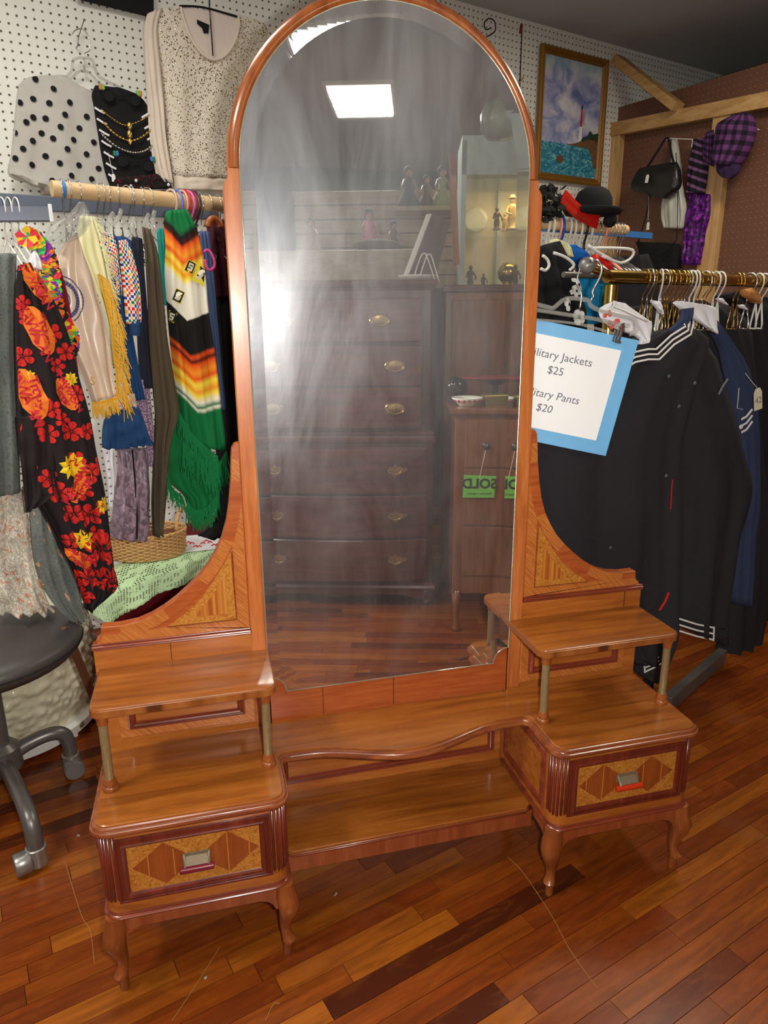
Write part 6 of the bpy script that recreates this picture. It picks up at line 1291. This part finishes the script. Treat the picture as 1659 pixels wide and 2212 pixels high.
# things on the low cabinet
tz = .864
b_ = UM(1008, 872, Plane(.515, -1.10, 17)); m = MB(); m.lathe([(.025, .002), (.028, 0), (.03, .003), (.046, .018), (.058, .030), (.0565, .031), (.044, .020), (.028, .006), (0, .005)], (b_.x, b_.y, tz), 30, caps=False); g = m.build('china_bowl', M['whitep'], None, smooth=True); tag(g, 'white scalloped china bowl with red flowers on the low cabinet', 'bowl')
m = MB()
for i in range(8): a = PI * i / 8 + .2; m.ball((b_.x + .051 * math.cos(a), b_.y + .051 * math.sin(a), tz + .0215), .0055, 6)
m.build('flower_decoration', plain('red_flower_glaze', srgb(170, 40, 60), .3), g)
gb = Vector((b_.x + .0, b_.y - .12, tz)); e = empty('glass_globe', gb, 'dark glass globe ornament behind the china bowl in the mirror', 'ornament'); MB().ball(gb + Vector((0, 0, .055)), .042, 20).build('globe', M['blackgloss'], e, smooth=True); MB().lathe([(.03, 0), (.032, .006), (.024, .014)], gb, 20).build('stand', M['black'], e, smooth=True)
b2 = UM(1072, 882, Plane(.515, -1.12, 17)); g = MB().box(b2.x - .045, b2.x + .045, b2.y - .05, b2.y, tz, tz + .036).build('brass_box', plain('dull_gold', srgb(160, 140, 60), .35, .7), None, bevel=.003); tag(g, 'small gold rectangular box on the low cabinet right of the bowl', 'box')
g = MB().lathe([(.05, 0), (.13, .012), (.15, .016), (.15, .020), (.12, .016), (0, .008)], (b2.x + .06, b2.y - .16, tz + .07), 30, sy=.5).build('red_tray', plain('red_patterned_lacquer', srgb(150, 46, 50), .35, 0, .5, .4, 40), None, smooth=True); tag(g, 'red patterned oval tray raised behind the gold box', 'tray')
g = MB().lathe([(.04, 0), (.04, .004), (.012, .01), (.012, .055), (.05, .07)], (b2.x + .06, b2.y - .16, tz), 20).build('tray_stand', M['black'], None, smooth=True); tag(g, 'black pedestal stand under the red oval tray', 'stand')
# taller wooden hutch behind
hx0, hx1, hy = .648, 1.44, -1.566
hu = empty('tall_cabinet', (.9, hy - .2, 0), 'tall brown wooden wardrobe behind the low cabinet in the mirror', 'cabinet')
MB().box(hx0, hx1, hy - .32, hy, 0, 1.285).build('carcass', mw, hu, bevel=.004); MB().slab(rct(hx0 - .01, hx1 + .01, hy - .33, hy + .012), [(1.27, .008), (1.275, 0), (1.297, 0), (1.30, .004)]).build('cornice', dm_, hu)
for a, b in ((hx0 + .03, .90), (.915, 1.17), (1.185, hx1 - .03)): MB().box(a, b, hy, hy + .012, .1, 1.24).build('door', mw, hu, bevel=.003)
turn(hu, hx0, hy)
# glass display case on top
gx0, gx1, gy = .86, 1.72, -1.973
gz0, gz1 = 1.30, 1.774; gtop = 1.935
gc = empty('display_case', (1.25, gy, 0), 'lit glass display case with figurines reflected at the mirror upper right', 'display case')
cream = plain('cream_backing', srgb(232, 216, 176), .6); pale = plain('pale_blue_frame', srgb(186, 200, 196), .5)
MB().box(gx0, gx1, gy - .36, gy - .34, gz0, gtop).build('back', cream, gc); MB().box(gx0, gx0 + .022, gy - .34, gy, 0, gtop).build('side', pale, gc); MB().box(gx1 - .022, gx1, gy - .34, gy, 0, gtop).build('side', pale, gc); MB().box(gx0, gx1, gy - .36, gy, gz0 - .03, gz0).build('base', M['black'], gc); MB().box(gx0, gx1, gy - .36, gy, gtop, gtop + .02).build('roof', pale, gc)
for z in (1.565, 1.774): MB().box(gx0 + .022, gx1 - .022, gy - .33, gy - .01, z - .004, z + .004).build('glass_shelf', M['glass'], gc)
MB().box(gx0 + .20, gx0 + .212, gy - .335, gy - .31, gz0, gz1).build('divider', pale, gc)
MB().box(gx0, gx1, gy - .012, gy, gz1 + .02, gtop).build('header', pale, gc); turn(gc, gx0, gy)
cl_ = Vector((gx0, gy, 0)) + QU * .35 - QN * .10; area('case_lamp', (cl_.x, cl_.y, gz1 - .02), (0, -.2, -1), .4, .08, 1.6, (1.0, .80, .48))
pbr = plain('bronze', srgb(84, 60, 40), .4, .4); pgl = plain('gilded_porcelain', srgb(196, 160, 100), .35, .2)
def figurine(x, y, z, h, mat, label, hat=False):
    e = empty('figurine', (x, y, z), label, 'figurine', 'figurines in the display case')
    MB().lathe([(h * .17, 0), (h * .19, .004), (h * .17, h * .05), (h * .10, h * .1), (h * .13, h * .3), (h * .10, h * .5), (h * .13, h * .66), (h * .11, h * .74), (h * .04, h * .79)], (x, y, z), 14).build('body', mat, e, smooth=True); MB().ball((x, y, z + h * .87), h * .085, 10, sc=(1, 1, 1.2)).build('head', mat, e, smooth=True)
    MB().tube([(x - h * .12, y, z + h * .7), (x - h * .22, y + .01, z + h * .5), (x - h * .1, y + .03, z + h * .42)], h * .035, 8).build('arm', mat, e, smooth=True); MB().tube([(x + h * .12, y, z + h * .7), (x + h * .2, y + .01, z + h * .52), (x + h * .12, y + .03, z + h * .4)], h * .035, 8).build('arm', mat, e, smooth=True)
    if hat: MB().lathe([(h * .16, h * .93), (h * .16, h * .945), (h * .08, h * .95), (h * .07, h * 1.03), (.001, h * 1.04)], (x, y, z), 12).build('hat', mat, e, smooth=True)
def inc(d): q = Vector((gx0, gy, 0)) - QN * d; return Plane(q.x, q.y, 17)
for px_, py_, h, mt_, lab, ht_, d_ in ((1016, 580, .115, pbr, 'dark standing figurine on the display case floor', 0, .12), (1044, 582, .075, pbr, 'small figurine beside the dark one on the display case floor', 0, .12), (1072, 484, .105, pbr, 'brown figurine on the middle glass shelf', 0, .12), (1089, 486, .085, pgl, 'short gilded figurine on the glass shelf', 0, .18), (1104, 486, .15, pgl, 'tall figurine with a hat on the glass shelf', 1, .12)):
    p = UM(px_, py_, inc(d_)); figurine(p.x, p.y, 1.5695 if py_ < 500 else 1.30, h, mt_, lab, ht_)
for px_, lab in ((1026, 'round pale plate standing on the glass shelf at left'), (1128, 'round pale plate at the mirror right edge')):
    p = UM(px_, 458, inc(.26)); g = MB().lathe([(.0, .004), (.03, .003), (.045, .0), (.060, .006), (.061, .008), (.045, .004), (.0, .007)], (p.x, p.y, 1.5695 + .062), 32, ax=QN).build('plate', plain('pearly_plate', srgb(206, 200, 170), .3), None, smooth=True); tag(g, lab, 'plate', 'plates in the display case')
p = UM(1096, 585, inc(.10)); g = MB().lathe([(.03, 0), (.035, .01), (.02, .02), (.045, .05), (.05, .075), (.04, .10), (.02, .12)], (p.x, p.y, 1.30), 20).build('brass_urn', plain('polished_brass', srgb(190, 160, 84), .2, .95), None, smooth=True); tag(g, 'polished brass urn on the display case floor', 'urn')
# wooden stick, hanging lampshade
sp_ = Plane(.747, -1.915, 17); g = MB().beam(UM(975, 330, sp_), UM(985, 572, sp_), .026, .02, (1, 0, 0)).build('wooden_pole', M['oraz'], None); tag(g, 'upright reddish wooden pole left of the display case in the mirror', 'pole')
lp2 = UM(1078, 262, Plane(.9, -1.6, 17)); e = empty('pendant_shade', lp2, 'greenish glass pendant shade hanging high at the mirror right', 'lamp'); MB().lathe([(.02, .08), (.06, .06), (.078, .02), (.075, -.03), (.05, -.065), (.0, -.07)], lp2, 24).build('shade', plain('frosted_green_glass', srgb(140, 148, 120), .3), e, smooth=True); MB().tube([lp2 + Vector((0, 0, .08)), Vector((lp2.x, lp2.y, CEIL))], .004, 6).build('cord', M['black'], e)
# slatwall and shelf with dolls
sw = -3.0
swl = empty('wall_display', (.3, sw, 0), 'x', 'x'); del swl['label']; del swl['category']; struct(swl)
sm = wood('slatwall_laminate', srgb(150, 134, 104), srgb(170, 154, 122), srgb(182, 168, 136), 'x', .5, .8, 0, .1)
MB().box(-1.6, 1.5, sw - .05, sw - .02, 0, 1.86).build('backing', M['gap'], swl)
for i in range(17, 24): MB().box(-1.6, 1.5, sw - .02, sw, .03 + i * .0765, .03 + i * .0765 + .070).build('slat', sm, swl, bevel=.002)
MB().box(.02, .23, sw, sw + .02, 1.50, 1.86).build('dark_panel', plain('dark_blue_board', srgb(44, 50, 70), .7), swl)
turn(swl, .3, sw)
def swp(d): q = Vector((.3, sw, 0)) + QN * d; return Plane(q.x, q.y, 17)
hair = plain('dark_doll_hair', srgb(40, 28, 22), .8); skin = plain('doll_skin', srgb(170, 128, 104), .5)
def doll(px_, py_, y_, h, dress, label, z=None):
    p = UM(px_, py_, swp(y_)); z = p.z if z is None else z; x = p.x; y_ = p.y
    e = empty('doll', (x, y_, z), label, 'doll', 'dolls on the display shelves')
    MB().lathe([(h * .30, 0), (h * .27, h * .15), (h * .18, h * .35), (h * .09, h * .52), (h * .12, h * .66), (h * .10, h * .72), (h * .035, h * .76)], (x, y_, z), 18).build('dress', dress, e, smooth=True); MB().ball((x, y_, z + h * .86), h * .10, 12, sc=(1, 1, 1.15)).build('head', skin, e, smooth=True); MB().ball((x, y_ - h * .02, z + h * .885), h * .125, 12, sc=(1, .9, 1.1)).build('hair', hair, e, smooth=True)
    for s2 in (-1, 1): MB().tube([(x + s2 * h * .11, y_, z + h * .69), (x + s2 * h * .19, y_ + .01, z + h * .52), (x + s2 * h * .17, y_ + .04, z + h * .38)], h * .03, 8).build('arm', skin, e, smooth=True)
    return e
dk_ = cloth('black_doll_dress', srgb(36, 38, 46), .1); gn = cloth('sage_doll_dress', srgb(150, 160, 120), .1); bd = cloth('brown_doll_dress', srgb(90, 70, 60), .2); pk = cloth('pink_doll_dress', srgb(206, 120, 150), .1)
shz = UM(900, 452, swp(.13)).z
q = UM(916, 452, swp(.13)); sh_ = MB().obox(Vector((q.x, q.y, shz - .01)), (QU, QN, Vector((0, 0, 1))), (.16, .12, .01)).build('display_shelf', sm, None); tag(sh_, 'narrow shelf on the slatted wall carrying three standing dolls', 'shelf')
for px_, h, dmt, lab in ((882, .215, dk_, 'doll in a black skirt and pale blouse on the upper shelf'), (920, .17, bd, 'doll in a brown dress in the middle of the upper shelf'), (954, .215, gn, 'doll in a sage green gown on the upper shelf')): doll(px_, 448, .13, h, dmt, lab, shz)
cz2 = UM(797, 548, swp(.55)).z
q = UM(735, 548, swp(.55)); ct = MB().obox(Vector((q.x, q.y, cz2 - .11)), (QU, QN, Vector((0, 0, 1))), (.40, .22, .11)).build('display_counter', sm, None, bevel=.004); tag(ct, 'pale wooden counter with dolls behind the chest in the mirror', 'counter')
for px_, h, dmt, lab in ((797, .22, pk, 'dark-haired doll in a pink dress on the counter'), (850, .16, bd, 'small brown-dressed doll right of the pink doll'), (672, .18, cloth('gold_doll_dress', srgb(150, 120, 66), .2), 'doll in a gold dress at the left of the counter')): doll(px_, 520, .47, h, dmt, lab, cz2 + .001)
q = UM(812, 545, swp(.66)); g = MB().ball((0, 0, 0), .11, 20, sc=(1.1, .5, .26)).build('cushion', cloth('brown_tapestry', srgb(96, 80, 68), .3), None, smooth=True); g.location = (q.x, q.y, cz2 + .029); g.rotation_euler = (0, 0, .2967); tag(g, 'brown tapestry cushion in front of the dolls on the counter', 'cushion')
# canvas board and easel wire on the chest top
cz3 = 1.302
A3, B3 = UM(870, 604, Plane(.46, -1.36, 17)), UM(925, 462, Plane(.46, -1.36, 17)); A3.z = cz3 + .004
o = empty('canvas_board', A3, 'leaning canvas board with pale edge standing on the chest', 'canvas'); d3 = (B3 - A3)
MB().prism([A3, A3 + Vector((.012, 0, 0)), B3 + Vector((.012, 0, 0)), B3], (0, -.03, 0)).build('pale_edge', M['white'], o)
MB().prism([A3 + Vector((.014, -.004, 0)), B3 + Vector((.014, -.004, 0)), B3 + Vector((.17, -.25, 0)), A3 + Vector((.20, -.25, 0))], (.004, 0, .0)).build('canvas_back', plain('mauve_grey_canvas', srgb(120, 106, 104), .8), o)
m = MB(); ez = Plane(.46, -1.22, 17)
for pts in ([(890, 610), (906, 560), (914, 548), (922, 556), (940, 610)], [(902, 610), (920, 556), (926, 550), (932, 556), (948, 610)]): P = smoothpath([UM(x, y, ez) for x, y in pts], 4); m.tube(P, .0022, 6)
g = g_easel = m.build('wire_easel', M['whitep'], None, smooth=True); tag(g, 'white bent-wire plate easel standing on the chest top', 'easel')
g = g_dish = MB().lathe([(.05, 0), (.06, .004), (.07, .016), (.072, .02), (.06, .014), (0, .008)], (.44, -1.28, cz3), 24).build('white_dish', M['whitep'], None, smooth=True); tag(g, 'white dish on the chest top right of the wire easel', 'dish')
bpy.context.view_layer.update()
for q_ in (o, g_easel, g_dish): q_.matrix_world = KS @ q_.matrix_world
# small loose things: floor debris and scratches
deb = plain('lint', srgb(170, 166, 160), .9)
for i, (x, y) in enumerate(((443, 2114), (170, 1805), (725, 1932))):
    p = U(x, y, HZ(.001)); m = MB(); rb = random.Random(i)
    for _ in range(4): m.tube([p + Vector((rb.uniform(-.004, .004), rb.uniform(-.004, .004), .0006)) for _ in range(3)], .0007, 5)
    g = m.build('lint', deb, None); tag(g, ['grey lint scrap on the floor between the left cabinet legs', 'tiny lint scrap on the floor left of the vanity', 'tiny lint scrap on the floor under the middle shelf'][i], 'lint')
for i, pts in enumerate(([(1095, 1850), (1130, 1885), (1190, 1975), (1230, 2050), (1290, 2135)], [(140, 1860), (175, 1975), (195, 2010), (204, 2080)], [(372, 2205), (435, 2110), (475, 2045)], [(574, 2205), (590, 2170), (604, 2168)])):
    P = smoothpath([U(x, y, HZ(.0009)) for x, y in pts], 4); m = MB(); m.tube(P, .0006, 4); g = m.build('straw', plain('pale_straw', srgb(170, 120, 70), .8), None); tag(g, ['long thin pale strand on the floor right of the middle', 'thin curved strand on the floor near the left caster', 'thin strand on the floor below the left drawer cabinet', 'short pale straw on the floor at the bottom'][i], 'strand')
